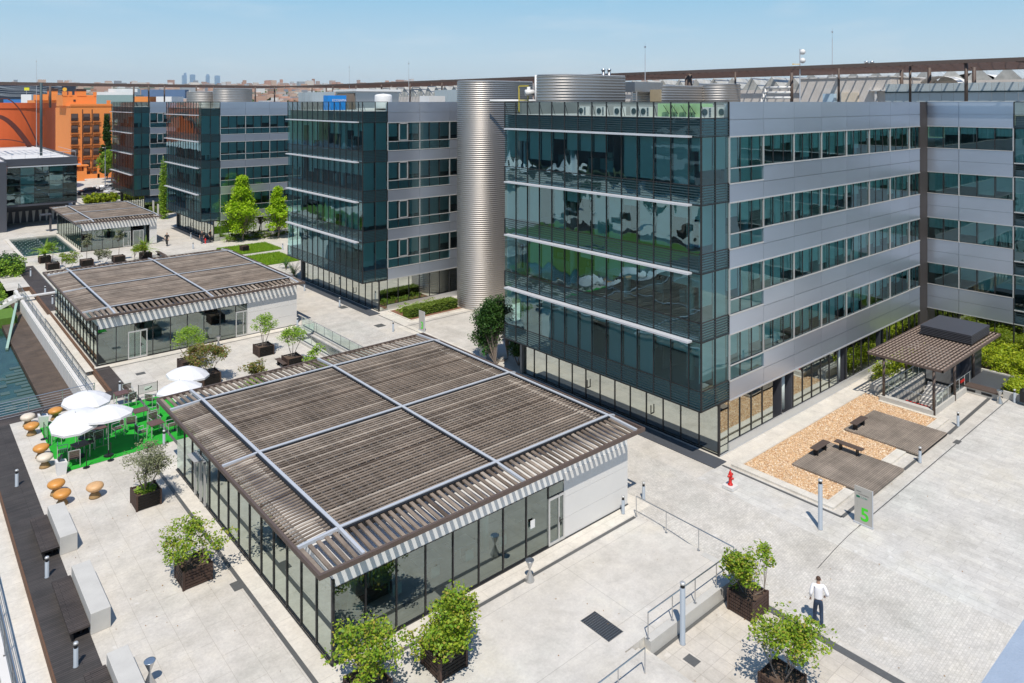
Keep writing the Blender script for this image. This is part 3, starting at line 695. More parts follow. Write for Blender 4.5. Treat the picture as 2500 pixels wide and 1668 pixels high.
for (x, y, r_, zb) in [(64.5, 20.2, .13, 19.5), (65.2, 24.6, .1, 19.5), (64.8, 46.4, .26, 18.6), (64.9, 30.5, .1, 19.4), (64.9, 41, .1, 18.6)]+[(64.9, y_, .12, 18.6) for y_ in range(56, 143, 9)]+\
        [(70.5, y_, .16, 18.6) for y_ in range(12, 143, 13)]+[(72.2, y_, .16, 18.6) for y_ in (16.5, 22, 28)]+\
        [(x_, 145, .14, 18.6) for x_ in (34.2, 36.7, 39.4, 45.1, 48.4, 52.4, 56.5, 60.5)]+[(21.9, 159.5, .2, 18.4), (23.3, 159.0, .2, 18.4), (19.4, 141, .2, 10.7)]:
    MB().tube((x, y, zb), (x, y, ZC-.12), r_, n=10).build('post', M['slat_dark'] if x != 19.4 else M['louver'], t, smooth=True)
# ---------------- low pavilions with slatted roofs ----------------
def pavilion(label, x0, x1, y0, y1, rx, ry, bx, by, zr, dx, door2=None, left=True, open_sp=.215, fill=.47, solid_x=22.95, nglass=9, ring=(.32, .145)):
    """rx, ry: roof edge; bx, by: steel grid lines; dx: door start"""
    t = thing('pavilion', label, 'pavilion', (x0, y0, 0), group='low pavilions with slatted timber roofs')
    ze = zr-.16; zt = 2.68
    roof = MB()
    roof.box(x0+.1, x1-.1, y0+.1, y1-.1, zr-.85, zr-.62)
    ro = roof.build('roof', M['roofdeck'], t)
    b = MB(); b.box(rx[0]+.05, bx[0], ry[0]+.05, ry[1]-.05, ze-.40, ze-.37); b.box(bx[0], rx[1]-.05, ry[0]+.75, by[0], ze-.40, ze-.36)
    b.v = b.v[:8]+[(x, y, z) for x, y, z in b.v[8:]]; b = MB(); b.box(x0, bx[0]+.3, y0, y1, ze-.44, ze-.38); b.box(bx[0]+.3, x1, y0, by[0]+.2, ze-.44, ze-.38)
    b.build('roof_edge_membrane', M['white_roof'], ro)
    # centre slats, one panel per grid cell, all running along x
    for i in range(len(bx)-1):
        for j in range(len(by)-1):
            b = MB(); y = by[j]+.14
            while y < by[j+1]-.24:
                dz = random.Random(int(y*100)+i).uniform(-.008, .008)
                b.box(bx[i]+.09, bx[i+1]-.2, y, y+open_sp*fill, (zr-.095 if fill < .5 else zr-.15)+dz, zr-.06+dz); y += open_sp
            x = bx[i]+.3
            while x < bx[i+1]-.2: b.box(x, x+.07, by[j]+.07, by[j+1]-.07, zr-.24, zr-.145); x += .44
            b.build('slat_panel', M['slat'], ro, mats=[M['slat'], M['purlin']], mi=[1 if b.v[f[0]][2] < zr-.16 and b.v[f[3]][2] < zr-.14 and abs(b.v[min(f)][2]-(zr-.24)) < .001 or abs(b.v[max(f)][2]-(zr-.145)) < .001 else 0 for f in b.f])
    def lerp(a, b_, u): return a+(b_-a)*u
    # sloping outer ring
    b = MB(); y = by[0]+.14            # left ring, slats along x
    while y < by[-1]-.1:
        b.beam((rx[0]+.12, y, ze-.06), (bx[0]-.2, y, zr-.10), open_sp*fill*.9, .045); y += open_sp
    b.build('slat_panel', M['slat'], ro)
    b = MB(); y = by[0]+.14
    while y < by[-1]-.1: b.beam((bx[-1]+.07, y, zr-.11), (rx[1]-.1, y, ze-.08), open_sp*fill, .07); y += open_sp
    b.build('slat_panel', M['slat'], ro)
    for ya, yb, za, zb in ((ry[0]+.12, by[0]-.07, ze-.08, zr-.11), (by[-1]+.07, ry[1]-.12, zr-.11, ze-.08)):
        b = MB(); x = rx[0]+.2; ylo, yhi = ya, yb
        while x < rx[1]-.1:
            u = max(0, (bx[0]-x)/(bx[0]-rx[0])) if x < bx[0] else 0
            if za < zb: b.beam((x, ylo, za), (x, yhi, zb-u*.12), ring[1], .06)
            else: b.beam((x, ylo, za-u*.12), (x, yhi, zb), ring[1], .06)
            x += ring[0]
        b.build('slat_panel', M['slat'], ro)
    # steel grid
    b = MB()
    for x in bx:
        b.box(x-.07, x+.07, by[0]-.07, by[-1]+.07, zr-.28, zr)
        b.beam((x, by[0]-.05, zr-.07), (x, ry[0]+.1, ze-.0), .12, .12); b.beam((x, by[-1]+.05, zr-.07), (x, ry[1]-.1, ze-.0), .12, .12)
    for y in by:
        b.box(bx[0]-.07, bx[-1]+.07, y-.068, y+.068, zr-.278, zr+.002)
        b.beam((bx[0]-.05, y, zr-.07), (rx[0]+.1, y, ze-.0), .12, .12); b.beam((bx[-1]+.05, y, zr-.07), (rx[1]-.1, y, ze-.0), .12, .12)
    b.build('roof_beam', M['beam'], ro); b = MB()
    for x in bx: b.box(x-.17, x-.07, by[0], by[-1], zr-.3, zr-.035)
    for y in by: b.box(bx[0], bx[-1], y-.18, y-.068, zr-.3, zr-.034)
    b.build('beam_side_strip', M['black'], ro)  # black strips along two sides of the beams
    b = MB(); e = .11
    b.box(rx[0], rx[1], ry[0], ry[0]+e, ze-.17, ze); b.box(rx[0], rx[1], ry[1]-e, ry[1], ze-.17, ze)
    b.box(rx[0], rx[0]+e, ry[0]+e, ry[1]-e, ze-.17, ze); b.box(rx[1]-e, rx[1], ry[0]+e, ry[1]-e, ze-.17, ze)
    b.build('roof_edge', M['slat_dark'], ro)
    # walls
    b = MB(); b.box(x0-.0, x1, y0, y0+.18, zt, ze-.42); b.box(x0, x0+.18, y0+.18, y1, zt+.28, ze-.42); b.box(x1-.18, x1, y0+.18, y1, 0, ze-.42); b.box(x0, x1, y1-.2, y1-.02, 2.6, ze-.42)
    b.build('fascia', M['white'], t)
    b = MB(); nh = 3
    for k in range(nh): b.box(solid_x, x1, y0-.02, y0+.16, k*.93+.006, (k+1)*.93-.006 if k < nh-1 else zt+.25)
    b.build('wall_panel', M['white_wall'], t)
    # front glass
    w_ = (dx-x0)/max(1, nglass-1)
    for k in range(nglass-1):
        glass_window(w_, zt-.06, M['glass_pav'], 0, 'pf', axis='x', parent=t, loc=(x0+k*w_, y0+.02, .06))
    glass_window(.95, .52, M['glass_pav'], 0, 'tr', axis='x', parent=t, loc=(dx, y0+.02, zt-.55))
    def door(xa, dw):
        d = MB().build if False else None
        b = MB()
        for q in ((0, .07), (dw*.62, dw*.62+.06), (dw-.07, dw)): b.box(xa+q[0], xa+q[1], y0-.05, y0+.05, .03, 2.12)
        for q in ((.03, .16), (2.02, 2.12)): b.box(xa+.07, xa+dw-.07, y0-.045, y0+.045, *q)
        dr = b.build('door', M['alu'], t)
        MB().quad((xa+.07, y0, .16), (xa+dw-.07, y0, .16), (xa+dw-.07, y0, 2.02), (xa+.07, y0, 2.02)).build('glass', M['glass_pav'], dr)
        b = MB(); b.beam((xa+dw*.68, y0-.1, 1.0), (xa+dw*.68+.16, y0-.1, 1.0), .03, .03); b.box(xa+dw*.66, xa+dw*.70, y0-.08, y0-.05, .9, 1.12); b.build('handle', M['black'], dr)
    door(dx, .95)
    if door2: door(door2, 1.35)
    n = int((y1-y0)/1.22); w2 = (y1-y0)/n
    for k in range(n): glass_window(w2, 2.92, M['glass_pale'], 0, 'pl', parent=t, loc=(x0+.02, y0+k*w2, .06))
    b = MB(); b.box(x0-.03, x0+.07, y0-.03, y0+.07, 0, zt+.3); b.box(x0-.05, x1, y0-.06, y0-.02, -.02, .05); b.box(x0-.06, x0-.02, y0, y1, -.02, .05)
    b.build('corner_post', M['mull'], t)
    b = MB(); b.box(x0+.1, x1-.2, y0+.2, y1-.2, -.02, .03); b.build('floor', M['floor_in'], t)
    b = MB(); b.box(x0+6, x0+6.1, y0+5, y1-.3, .03, 3.2); b.box(x0+2, x1-.3, y1-6, y1-5.9, .03, 3.2); b.build('inner_wall', M['wall_in'], t)
    b = MB(); rq = random.Random(int(y0))
    for i in range(int((x1-x0-3)/1.7)):
        for j in range(2):
            xx, yy = x0+1.2+i*1.7, y0+1.3+j*2.2+rq.random()*.4; b.box(xx, xx+1.1, yy, yy+.7, .70, .74); b.box(xx+.5, xx+.56, yy+.3, yy+.36, .03, .7); b.box(xx+.2, xx+.6, yy-.5, yy-.15, .42, .46); b.box(xx+.2, xx+.6, yy-.52, yy-.48, .46, .85)
    for j in range(12): yy = y0+2+j*1.35; b.box(x0+1.2, x0+1.9, yy, yy+.8, .7, .74); b.box(x0+1.5, x0+1.56, yy+.35, yy+.4, .03, .7)
    b.build('indoor_tables', M['col_in'], t)
    b = MB()
    for k in range(12): b.box(x0+1.6+k*.16, x0+1.68+k*.16, y0+2.4, y0+2.46, .3, 2.3)
    b.box(x0+4.2, x0+6.6, y0+3.8, y0+4.1, .03, 2.2); b.build('indoor_screen', M['blind'], t)
    b = MB()
    for i in range(3 if x1-x0 > 12 else 2):
        for j in range(3): b.tube((x0+1.6+i*6.4, y0+1.6+j*6.6, 0), (x0+1.6+i*6.4, y0+1.6+j*6.6, 3.2), .16, n=12)
    b.build('column', M['col_in'], t, smooth=True)
    return t
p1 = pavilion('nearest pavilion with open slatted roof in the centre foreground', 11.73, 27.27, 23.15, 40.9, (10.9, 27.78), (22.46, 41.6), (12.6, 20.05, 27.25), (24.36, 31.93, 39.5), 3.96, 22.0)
# side door on the long glass front
b = MB(); y = 36.2
for q in ((0, .08), (.62, .70), (1.42, 1.5)): b.box(11.62, 11.72, y+q[0], y+q[1], .03, 2.15)
b.box(11.62, 11.72, y, y+1.5, 2.1, 2.2); b.box(11.2, 11.62, y+.1, y+.16, 2.2, 2.26); b.box(11.2, 11.62, y+.1, y+1.2, 2.24, 2.27)
b.build('side_door', M['alu'], p1)
MB().box(20.9, 21.15, 23.09, 23.1, 1.25, 1.6).build('notice', M['white'], p1)
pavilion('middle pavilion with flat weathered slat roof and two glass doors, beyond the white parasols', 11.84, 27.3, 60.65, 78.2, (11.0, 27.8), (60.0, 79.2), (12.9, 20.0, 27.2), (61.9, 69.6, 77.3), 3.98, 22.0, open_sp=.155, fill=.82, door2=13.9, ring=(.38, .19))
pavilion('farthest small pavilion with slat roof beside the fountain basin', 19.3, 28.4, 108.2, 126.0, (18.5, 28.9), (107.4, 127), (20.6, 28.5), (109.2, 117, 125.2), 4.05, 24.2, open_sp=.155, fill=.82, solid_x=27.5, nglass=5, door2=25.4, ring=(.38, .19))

# ---------------- stair canopy on the right ----------------
t = thing('entrance_canopy', 'slatted timber canopy on thin posts over the sunken stairs, beside the gravel bed', 'canopy', (54, 18.7, 0))
X0, X1, Y0, Y1, ZR = 48.57, 59.55, 16.45, 21.0, 3.2
b = MB(); y = Y0+.12
while y < Y1-.05: b.box(X0+.08, X1-.08, y, y+.10, ZR-.045, ZR-.03); y += .225
b.build('slats', plain('canopy slats', (.33, .255, .21), .7, 0, .2, 5), t)
b = MB(); b.box(X0, X1, Y0, Y0+.08, ZR-.14, ZR); b.box(X0, X1, Y1-.08, Y1, ZR-.14, ZR); b.box(X0, X0+.08, Y0, Y1, ZR-.141, ZR+.001); b.box(X1-.08, X1, Y0, Y1, ZR-.141, ZR+.001)
x = X0+.5
while x < X1: b.box(x, x+.04, Y0+.08, Y1-.08, ZR-.12, ZR-.01); x += .52
b.build('canopy_frame', M['slat_dark'], t)
for x, y in ((49.28, 20.2), (49.25, 17.2), (52.93, 17.25), (53.66, 20.5), (57.3, 17.5), (57.6, 20.3)): MB().tube((x, y, 0), (x, y, ZR-.15), .085, n=10).build('post', M['slat_dark'], t, smooth=True)
b = MB(); b.box(55.1, 58.7, 16.95, 20.1, ZR-.02, ZR+.62); bb = b.build('lift_housing', M['black'], t)
b = MB(); b.box(55.08, 58.72, 16.93, 20.12, ZR+.62, ZR+.66)
for i in range(5): b.box(55.07, 58.73, 16.92, 20.13, ZR+.1+i*.11, ZR+.14+i*.11)
b.build('housing_lid', M['dark_clad'], t)
b = MB(); b.box(57.0, 59.3, 17.6, 20.2, 0, ZR-.15); b.box(55.6, 57.0, 18.2, 20.0, 0, 2.6); b.build('lift_shaft', M['dark_clad'], t)
b = MB(); b.box(56.9, 57.0, 18.4, 19.6, .2, 2.4); b.box(55.5, 55.6, 18.3, 19.9, .1, 2.5); b.build('lift_door', M['steel'], t)
t = thing('sunken_stairwell', 'sunken stairwell with white striped escalator bank and glass guard rails under the slatted canopy', 'stairwell', (53, 18.8, 0))
b = MB(); b.box(49.1, 49.5, 17.2, 20.4, -.1, .38); b.box(49.5, 56.3, 17.2, 17.5, -.1, .38); b.box(49.5, 56.3, 20.05, 20.35, -.1, .38)
b.box(49.5, 56.3, 20.0, 20.05, -3, .3); b.box(49.5, 49.55, 17.5, 20, -3, .3); b.box(49.5, 56.3, 17.5, 17.55, -3, .3); b.box(49.5, 56.3, 17.5, 20.1, -3.1, -3)
b.build('curb_wall', M['concrete'], t)
b = MB()
for i in range(14): b.box(51.6+i*.3, 51.9+i*.3, 18.6, 19.8, -3, -2.6+i*.19)
b.build('stair_flight', M['white_wall'], t)
b = MB()
for x in range(50, 57): b.tube((x, 17.32, .38), (x, 17.32, 1.15), .02, n=5); b.tube((x, 20.2, .38), (x, 20.2, 1.15), .02, n=5)
b.tube((49.5, 17.32, 1.15), (56.2, 17.32, 1.15), .025, n=6); b.tube((49.5, 20.2, 1.15), (56.2, 20.2, 1.15), .025, n=6); b.tube((49.4, 17.4, 1.1), (49.4, 20.2, 1.1), .02, n=5)
b.build('guard_rail', M['alu'], t)
b = MB(); b.quad((49.5, 17.32, .38), (56.2, 17.32, .38), (56.2, 17.32, 1.1), (49.5, 17.32, 1.1)); b.quad((49.5, 20.2, .38), (56.2, 20.2, .38), (56.2, 20.2, 1.1), (49.5, 20.2, 1.1)); b.build('guard_glass', M['glass_clear'], t)
b = MB(); b.box(50.6, 50.7, 17.9, 19.4, -.2, .0); b.box(50.6, 50.7, 18.3, 18.5, -.9, -.2); b.box(50.6, 50.7, 18.0, 18.5, -.95, -.8); b.box(54.2, 54.9, 17.28, 17.31, .8, .95); b.build('red_handrail_sign', M['red'], t)
b = MB(); b.box(50.2, 53.8, 20.9, 21.5, 0, .55); b.box(54, 55, 21.0, 21.4, 0, .55); tag(b.build('planter_wall', M['concrete']), 'low concrete planter wall in stripes of shade behind the sunken stairs', 'planter wall')

# ---------------- gravel bed with timber platforms ----------------
MB().box(34.85, 48.9, 16.9, 21.55, -.05, .07).build('gravel_ground', plain('gravel base', (.50, .34, .2), .9, 0, .3, 9))
setting(bpy.data.objects['gravel_ground'])
mg, N_, L_ = nmat('ochre gravel'); g_ = N_.new('ShaderNodeNewGeometry')
c_ = ramp(N_, L_, g_.outputs['Random Per Island'], [(0, (.42, .20, .08)), (.2, (.60, .37, .18)), (.45, (.72, .55, .36)), (.65, (.28, .15, .08)), (.8, (.62, .42, .24)), (1, (.84, .76, .62))])
L_.new(c_, N_['Principled BSDF'].inputs['Base Color']); P(mg, 'Roughness', .8)
rnd = random.Random(8); b = MB()
for _ in range(30000):
    x = rnd.uniform(34.9, 49.6); y = rnd.uniform(16.95, 21.5)
    if x > 48.85 and y < 20.4: continue
    s = rnd.uniform(.025, .07); a = rnd.uniform(0, 6.28); c, s_ = math.cos(a)*s, math.sin(a)*s; z = .07+rnd.uniform(-.005, .01); e = rnd.uniform(.4, .9); h = rnd.uniform(.012, .035)
    b.add([(x+c, y+s_, z), (x-s_*e, y+c*e, z), (x-c, y-s_, z), (x+s_*e, y-c*e, z), (x, y, z+h)], [(0, 1, 4), (1, 2, 4), (2, 3, 4), (3, 0, 4)])
o = b.build('gravel', mg); o['kind'] = 'stuff'; o['label'] = 'ochre gravel chips filling the bed in front of the office block'; o['category'] = 'gravel'
b = MB(); b.box(34.35, 34.85, 16.4, 21.95, -.05, .11); b.box(34.85, 36.6, 16.4, 16.9, -.05, .11); b.box(40.9, 42.9, 16.4, 16.9, -.05, .11); b.box(47.2, 49.4, 16.4, 16.9, -.05, .11); b.box(48.9, 49.2, 16.9, 20.4, -.05, .105); b.box(34.85, 50, 21.55, 21.95, -.05, .11)
tag(b.build('bed_kerb', M['stone_light']), 'pale stone kerb framing the ochre gravel bed', 'kerb')
for nm, a, l in (('timber_platform', (36.75, 40.72, 15.65, 19.8), 'weathered timber platform in the gravel bed, next to the numeral 5 sign'), ('timber_platform', (43.0, 47.04, 15.7, 19.9), 'weathered timber platform in the gravel bed, nearer the stair canopy')):
    b = MB(); b.box(a[0], a[1], a[2], a[3], .08, .17)
    for x in (a[0]+1.33, a[0]+2.66): b.box(x, x+.01, a[2], a[3], .165, .172)
    tag(b.build(nm, M['deck_sun']), l, 'platform', 'timber platforms in the gravel bed')
def slat_bench(L, w_=.42):
    t = thing('bench', '', 'bench', group='dark slatted benches on the platforms'); b = MB()
    for k in range(5): b.box(0, L, k*w_/5+.01, (k+1)*w_/5-.01, .40, .445)
    b.build('seat', M['slat_dark'], t, local=True); b = MB()
    for x in (.3, L-.3): b.box(x-.03, x+.03, .08, w_-.08, .0, .40)
    b.build('leg', M['black'], t, local=True); return t
be = slat_bench(1.52); be.location = (38.33, 19.2, .16); be['label'] = 'dark slatted bench at the left corner of the platform by the numeral 5 sign'
be2 = dup(be, (43.1, 19.2, .16), None, 'dark slatted bench alone on the farther timber platform')
be3 = dup(be, (40.5, 17.6, .16), R(90), 'dark slatted bench standing crosswise on the platform edge above the numeral 5 sign')
be4 = dup(be, (22.33, 51.0, 0), R(90), 'brown slatted bench beside the round headed shrub, behind the near roof')
be5 = dup(be, (26.6, 96.6, 0), R(90), 'reddish bench far off beside the ramp, above the middle pavilion roof', scale=(2.4, 1.2, 1))

# seating platform, hedge beds
t = thing('seat_platform', 'long dark slatted seat on a vented concrete plinth beside the stair canopy', 'bench', (55.2, 16.5, 0))
b = MB(); b.box(55.05, 55.7, 15.45, 17.85, .02, .4); b.build('plinth', M['concrete'], t)
b = MB(); b.box(55.03, 55.05, 15.75, 16.35, .14, .28); b.box(55.03, 55.05, 16.7, 17.3, .14, .28); b.build('vent', M['black'], t)
b = MB()
for k in range(7): b.box(54.95+k*.12, 55.05+k*.12, 15.35, 17.95, .4, .5)
b.build('seat', M['slat_dark'], t)
b = MB(); b.box(55.8, 59.2, 15.6, 17.45, 0, .42); tag(b.build('dark_slab', plain('dark slate slab', (.07, .075, .085), .45)), 'dark slate slab terrace behind the long slatted seat', 'terrace slab')
b = MB(); b.box(55.75, 64, 14.2, 14.4, 0, .5); b.box(59.2, 59.4, 14.4, 17.6, 0, .5); b.box(55.75, 55.9, 14.4, 15.3, 0, .5); tag(b.build('planter_wall', M['concrete']), 'low pale concrete wall holding the yellow green bushes at the right edge', 'planter wall')
setting(MB().box(59.3, 64, 14.4, 22.5, 0, .35).build('soil_bed', M['soil']))
# hedge bed by the sign with numeral 3
b = MB(); b.box(35.4, 41.3, 54.95, 55.1, 0, .08); b.box(35.4, 35.55, 55.1, 58.9, 0, .08); tag(b.build('bed_kerb', M['stone_light']), 'thin pale kerb round the clipped hedge beside the stair tower', 'kerb')
setting(MB().box(35.55, 41.3, 55.1, 58.9, 0, .05).build('soil_bed', plain('red brown mulch', (.22, .11, .07), .9, 0, .4, 12)))

# ---------------- terrace wall, steps, railings ----------------
b = MB(); b.box(20.95, 26.9, 16.68, 16.98, -.56, .02); b.box(26.6, 26.92, 16.98, 18.5, -.5, .015)
tag(b.build('terrace_wall', M['concrete']), 'low concrete retaining wall under the railing at the near right corner of the terrace', 'wall')
b = MB()
for k in range(3): b.box(19.9+k*.35, 20.25+k*.35, 12, 16.96, -.55, -.02-k*.165)
tag(b.build('stone_steps', M['concrete_floor']), 'three stone steps down from the terrace at the bottom edge', 'steps')
def railing(name, label, pts, h=.95, sp=1.5, r=.022, low=True, cat='railing', mesh=False, z0=None, group=None):
    t = thing(name, label, cat, (*pts[0], 0), group=group); rb = MB(); 
    for (xa, ya), (xb, yb) in zip(pts, pts[1:]):
        L = math.hypot(xb-xa, yb-ya); k = max(1, round(L/sp)); za = hz(xa, ya) if z0 is None else z0; zb = hz(xb, yb) if z0 is None else z0
        rb.tube((xa, ya, za+h), (xb, yb, zb+h), r*1.15, n=6)
        if mesh:
            for q in range(1, mesh+1): rb.tube((xa, ya, za+h*q/(mesh+1)), (xb, yb, zb+h*q/(mesh+1)), .012, n=4)
        for i in range(k+1):
            if i == k and (xb, yb) != pts[-1]: continue
            u = i/k; x, y, z = xa+(xb-xa)*u, ya+(yb-ya)*u, za+(zb-za)*u
            p = MB(); p.tube((x, y, z), (x, y, z+h), r, n=6); p.box(x-.05, x+.05, y-.05, y+.05, z, z+.02); p.build('post', M['steel'], t)
    rb.build('handrail', M['steel'], t); return t
railing('railing', 'steel railing with single handrail along the right edge of the near terrace', [(26.8, 22.2), (26.8, 17.0)], z0=.0)
railing('railing', 'steel railing standing on the low concrete wall at the near terrace edge', [(26.75, 16.85), (21.0, 16.85)], z0=.01, sp=1.35)
railing('railing', 'steel handrail beside the three stone steps at the bottom edge', [(19.65, 15.9), (16.9, 15.9), (16.9, 14.0)], z0=-.02, h=.5 if 0 else .9)
railing('railing', 'steel railing with white horizontal wires in front of the lower pool', [(10.4, 54.0), (-6, 54.0)], z0=.0, h=1.1, sp=1.9, mesh=6)
t = railing('railing', 'dark railed mesh barrier on top of the white retaining wall', [(10.35, 54.1), (10.35, 89.5)], z0=-.3, h=1.2, sp=2.4, mesh=9)
railing('railing', 'dark handrail of the near stone ledge at the bottom left corner', [(3.25, 45), (3.25, -2)], z0=-.3, h=1.0, sp=2.2, mesh=5, r=.03)
def glass_rail(label, xa, ya, xb, yb, n, h=1.0):
    t = thing('glass_railing', label, 'railing', (xa, ya, 0), group='glass railings round the ramp'); b = MB(); g = MB()
    for i in range(n+1):
        u = i/n; x, y = xa+(xb-xa)*u, ya+(yb-ya)*u; b.tube((x, y, .1), (x, y, h), .02, n=5)
        if i < n: x2, y2 = xa+(xb-xa)*(i+1)/n, ya+(yb-ya)*(i+1)/n; g.quad((x, y, .15), (x2, y2, .15), (x2, y2, h-.05), (x, y, h-.05))
    b.tube((xa, ya, h), (xb, yb, h), .018, n=5); b.build('rail_post', M['steel'], t); g.build('glass_panel', M['glass_clear'], t)
glass_rail('long glass railing on the street side of the sunken ramp behind the near roof', 27.35, 59.7, 27.35, 45.5, 10)
glass_rail('glass railing on the planter side of the sunken ramp behind the near roof', 25.6, 57, 25.6, 45.5, 8)
glass_rail('short glass railing across the head of the sunken ramp', 25.6, 57.2, 27.3, 57.2, 2)
t = thing('sunken_ramp', 'sunken pale ramp between the pavilions behind the near roof', 'ramp', (26.5, 52, 0)); b = MB()
b.box(25.45, 25.75, 45.4, 57, -2.6, .18); b.box(27.25, 27.45, 45.4, 59.5, -2.6, .15); b.box(25.75, 27.25, 45.3, 45.5, -2.6, .15); b.build('side_wall', M['concrete'], t)
b = MB(); b.v = [(25.75, 59.4, 0), (27.25, 59.4, 0), (27.25, 45.5, -2.4), (25.75, 45.5, -2.4)]; b.f = [(0, 3, 2, 1)]; b.build('ramp_floor', M['concrete_floor'], t)

# grates and drain covers
def grate(label, x0, x1, y0, y1, z=None, bars=True):
    z = hz((x0+x1)/2, (y0+y1)/2)+.006 if z is None else z; b = MB(); b.box(x0, x1, y0, y1, z-.02, z+.004)
    t = tag(b.build('floor_grate', M['black'] if bars else M['channel']), label, 'floor grate')
    if bars:
        b = MB(); k = 0; x = x0
        while x < x1: b.box(x, x+.012, y0, y1, z+.004, z+.014); x += .045
        y = y0
        while y < y1: b.box(x0, x1, y, y+.015, z+.004, z+.016); y += .1
        b.build('grate_bar', M['steel'], t)
grate('large rectangular floor grate on the near terrace beside the handrail', 19.8, 20.6, 17.67, 19.08)
for a, l in (((21.7, 22.1, 15.35, 15.85), 'small dark floor grate on the tile plaza below the terrace wall'), ((10.55, 10.95, 29.2, 29.8), 'small floor grate beside the near pavilion glass, left of it'),
             ((16.6, 17.1, 22.3, 22.75), 'small floor grate before the near pavilion front, by the hourglass ashtray'), ((32.3, 33.1, 55.3, 56.1), 'square dark floor cover between the far signs and the hedge'),
             ((32.6, 33.3, 62.5, 63.4), 'dark floor cover beside the plinth of the second block'), ((36.0, 36.4, 21.9, 22.3), 'small grey drain cover on the walk beside the gravel bed'),
             ((48.3, 48.7, 21.6, 22.0), 'small drain cover on the walk near the stair canopy'), ((13.6, 14.2, 56.8, 57.3), 'small grey drain cover before the middle pavilion'),
             ((26.2, 26.6, 58.2, 59.2), 'dark drain cover at the head of the sunken ramp'), ((46.3, 46.9, 14.9, 15.2), 'drain cover between the platform and the far right bollard')): grate(l, *a, bars=False)

# ---------------- footbridge over the lower garden ----------------
t = thing('footbridge', 'white steel footbridge with pale green strut crossing into the lower garden at the left edge', 'footbridge', (10, 86.5, 0))
b = MB(); b.beam((13.6, 86.6, .12), (9.6, 86.3, .15), .5, .14); b.beam((9.8, 86.2, -.05), (9.8, 87.8, -.05), .25, .45)
for k in range(9): b.box(5.6+k*.45, 5.95+k*.45, 85.9, 87.4, -1.9+k*.22, -1.82+k*.22)
b.beam((5.4, 85.9, -1.9), (9.8, 85.9, .15), .12, .3); b.beam((5.4, 87.4, -1.9), (9.8, 87.4, .15), .12, .3); b.build('deck', M['white_wall'], t)
b = MB(); b.beam((9.6, 84.5, .0), (7.8, 74.5, -1.4), .2, .2); b.build('strut', plain('pale green paint', (.32, .46, .38), .5), t)
# ---------------- far left building, apartments ----------------
t = thing('low_glass_building', 'low dark glass building with grey parapet behind the fountain basin', 'building', (18, 134, 0))
b = MB(); b.box(13.8, 23.3, 134, 176, 3.4, 3.7); b.box(13.8, 23.3, 134.6, 176, 10.15, 10.4); b.box(-8, 13.8, 132, 176, 0, 10.45); b.box(13.8, 23.3, 141, 141.2, 0, 3.6); b.box(22.8, 23.2, 134.3, 134.7, 0, 3.4); b.build('frame', M['dark_clad'], t)
b = MB(); b.box(13.7, 23.35, 133.9, 134.3, 9.7, 10.75); b.box(13.7, 13.9, 134.3, 176, 9.7, 10.75); b.box(23.1, 23.35, 134.3, 176, 9.7, 10.75); b.build('roof_edge', M['dark_clad'], t)
b = MB(); b.box(13.6, 23.8, 133.6, 134.0, 9.45, 9.6); b.tube((8, 134.4, 11.6), (23.2, 134.4, 11.6), .03, n=5); b.tube((23.2, 134.4, 11.6), (23.2, 150, 11.6), .03, n=5)
for k in range(9): b.tube((23.2-k*1.7, 134.4, 10.7), (23.2-k*1.7, 134.4, 11.6), .02, n=4)
b.build('roof_rail', M['beam'], t)
MB().box(8, 23.1, 134.3, 176, 10.38, 10.46).build('roof', M['white_roof'], t)
for k in range(5):
    for z, h in ((3.75, 1.5), (5.25, 1.4), (6.65, 1.4), (8.05, 1.4)): glass_window(1.9, h, M['glass_hi'], [0, .9, 0, .6, 0][k], 'lb', axis='x', parent=t, loc=(13.8+k*1.9, 134.0, z))
MB().box(14.5, 22.5, 138, 138.2, 3.7, 9.6).build('inner_wall', M['wall_in'], t)
MB().box(23.12, 23.3, 134.05, 176, 3.7, 9.7).build('side_wall', M['dark_clad'], t)
b = MB(); b.box(13.9, 23.0, 134.2, 138, 5.2, 5.3); b.box(13.9, 23.0, 134.2, 138, 6.6, 6.7); b.box(13.9, 23, 134.2, 138, 8.0, 8.1); b.build('blind', M['blind'], t)
b = MB()
for k in range(9): x = 14.6+k*.9; b.add([(x, 140.2, 0), (x+.12, 140.2, 0), (x+.3, 140.2, 1.9), (x-.15, 140.2, 1.9), (x, 140.35, 0), (x+.12, 140.35, 0), (x+.3, 140.35, 1.9), (x-.15, 140.35, 1.9)], [(0, 1, 2, 3), (7, 6, 5, 4), (3, 2, 6, 7)])
b.build('tapered_fins', M['white_wall'], t)
b = MB(); b.box(17.6, 19, 128.2, 129.5, 2.5, 2.65); b.box(18.8, 19, 128.4, 129.2, 0, 2.5); tag(b.build('porch_slab', M['dark_clad']), 'small dark porch slab on a post beside the farthest pavilion', 'porch')
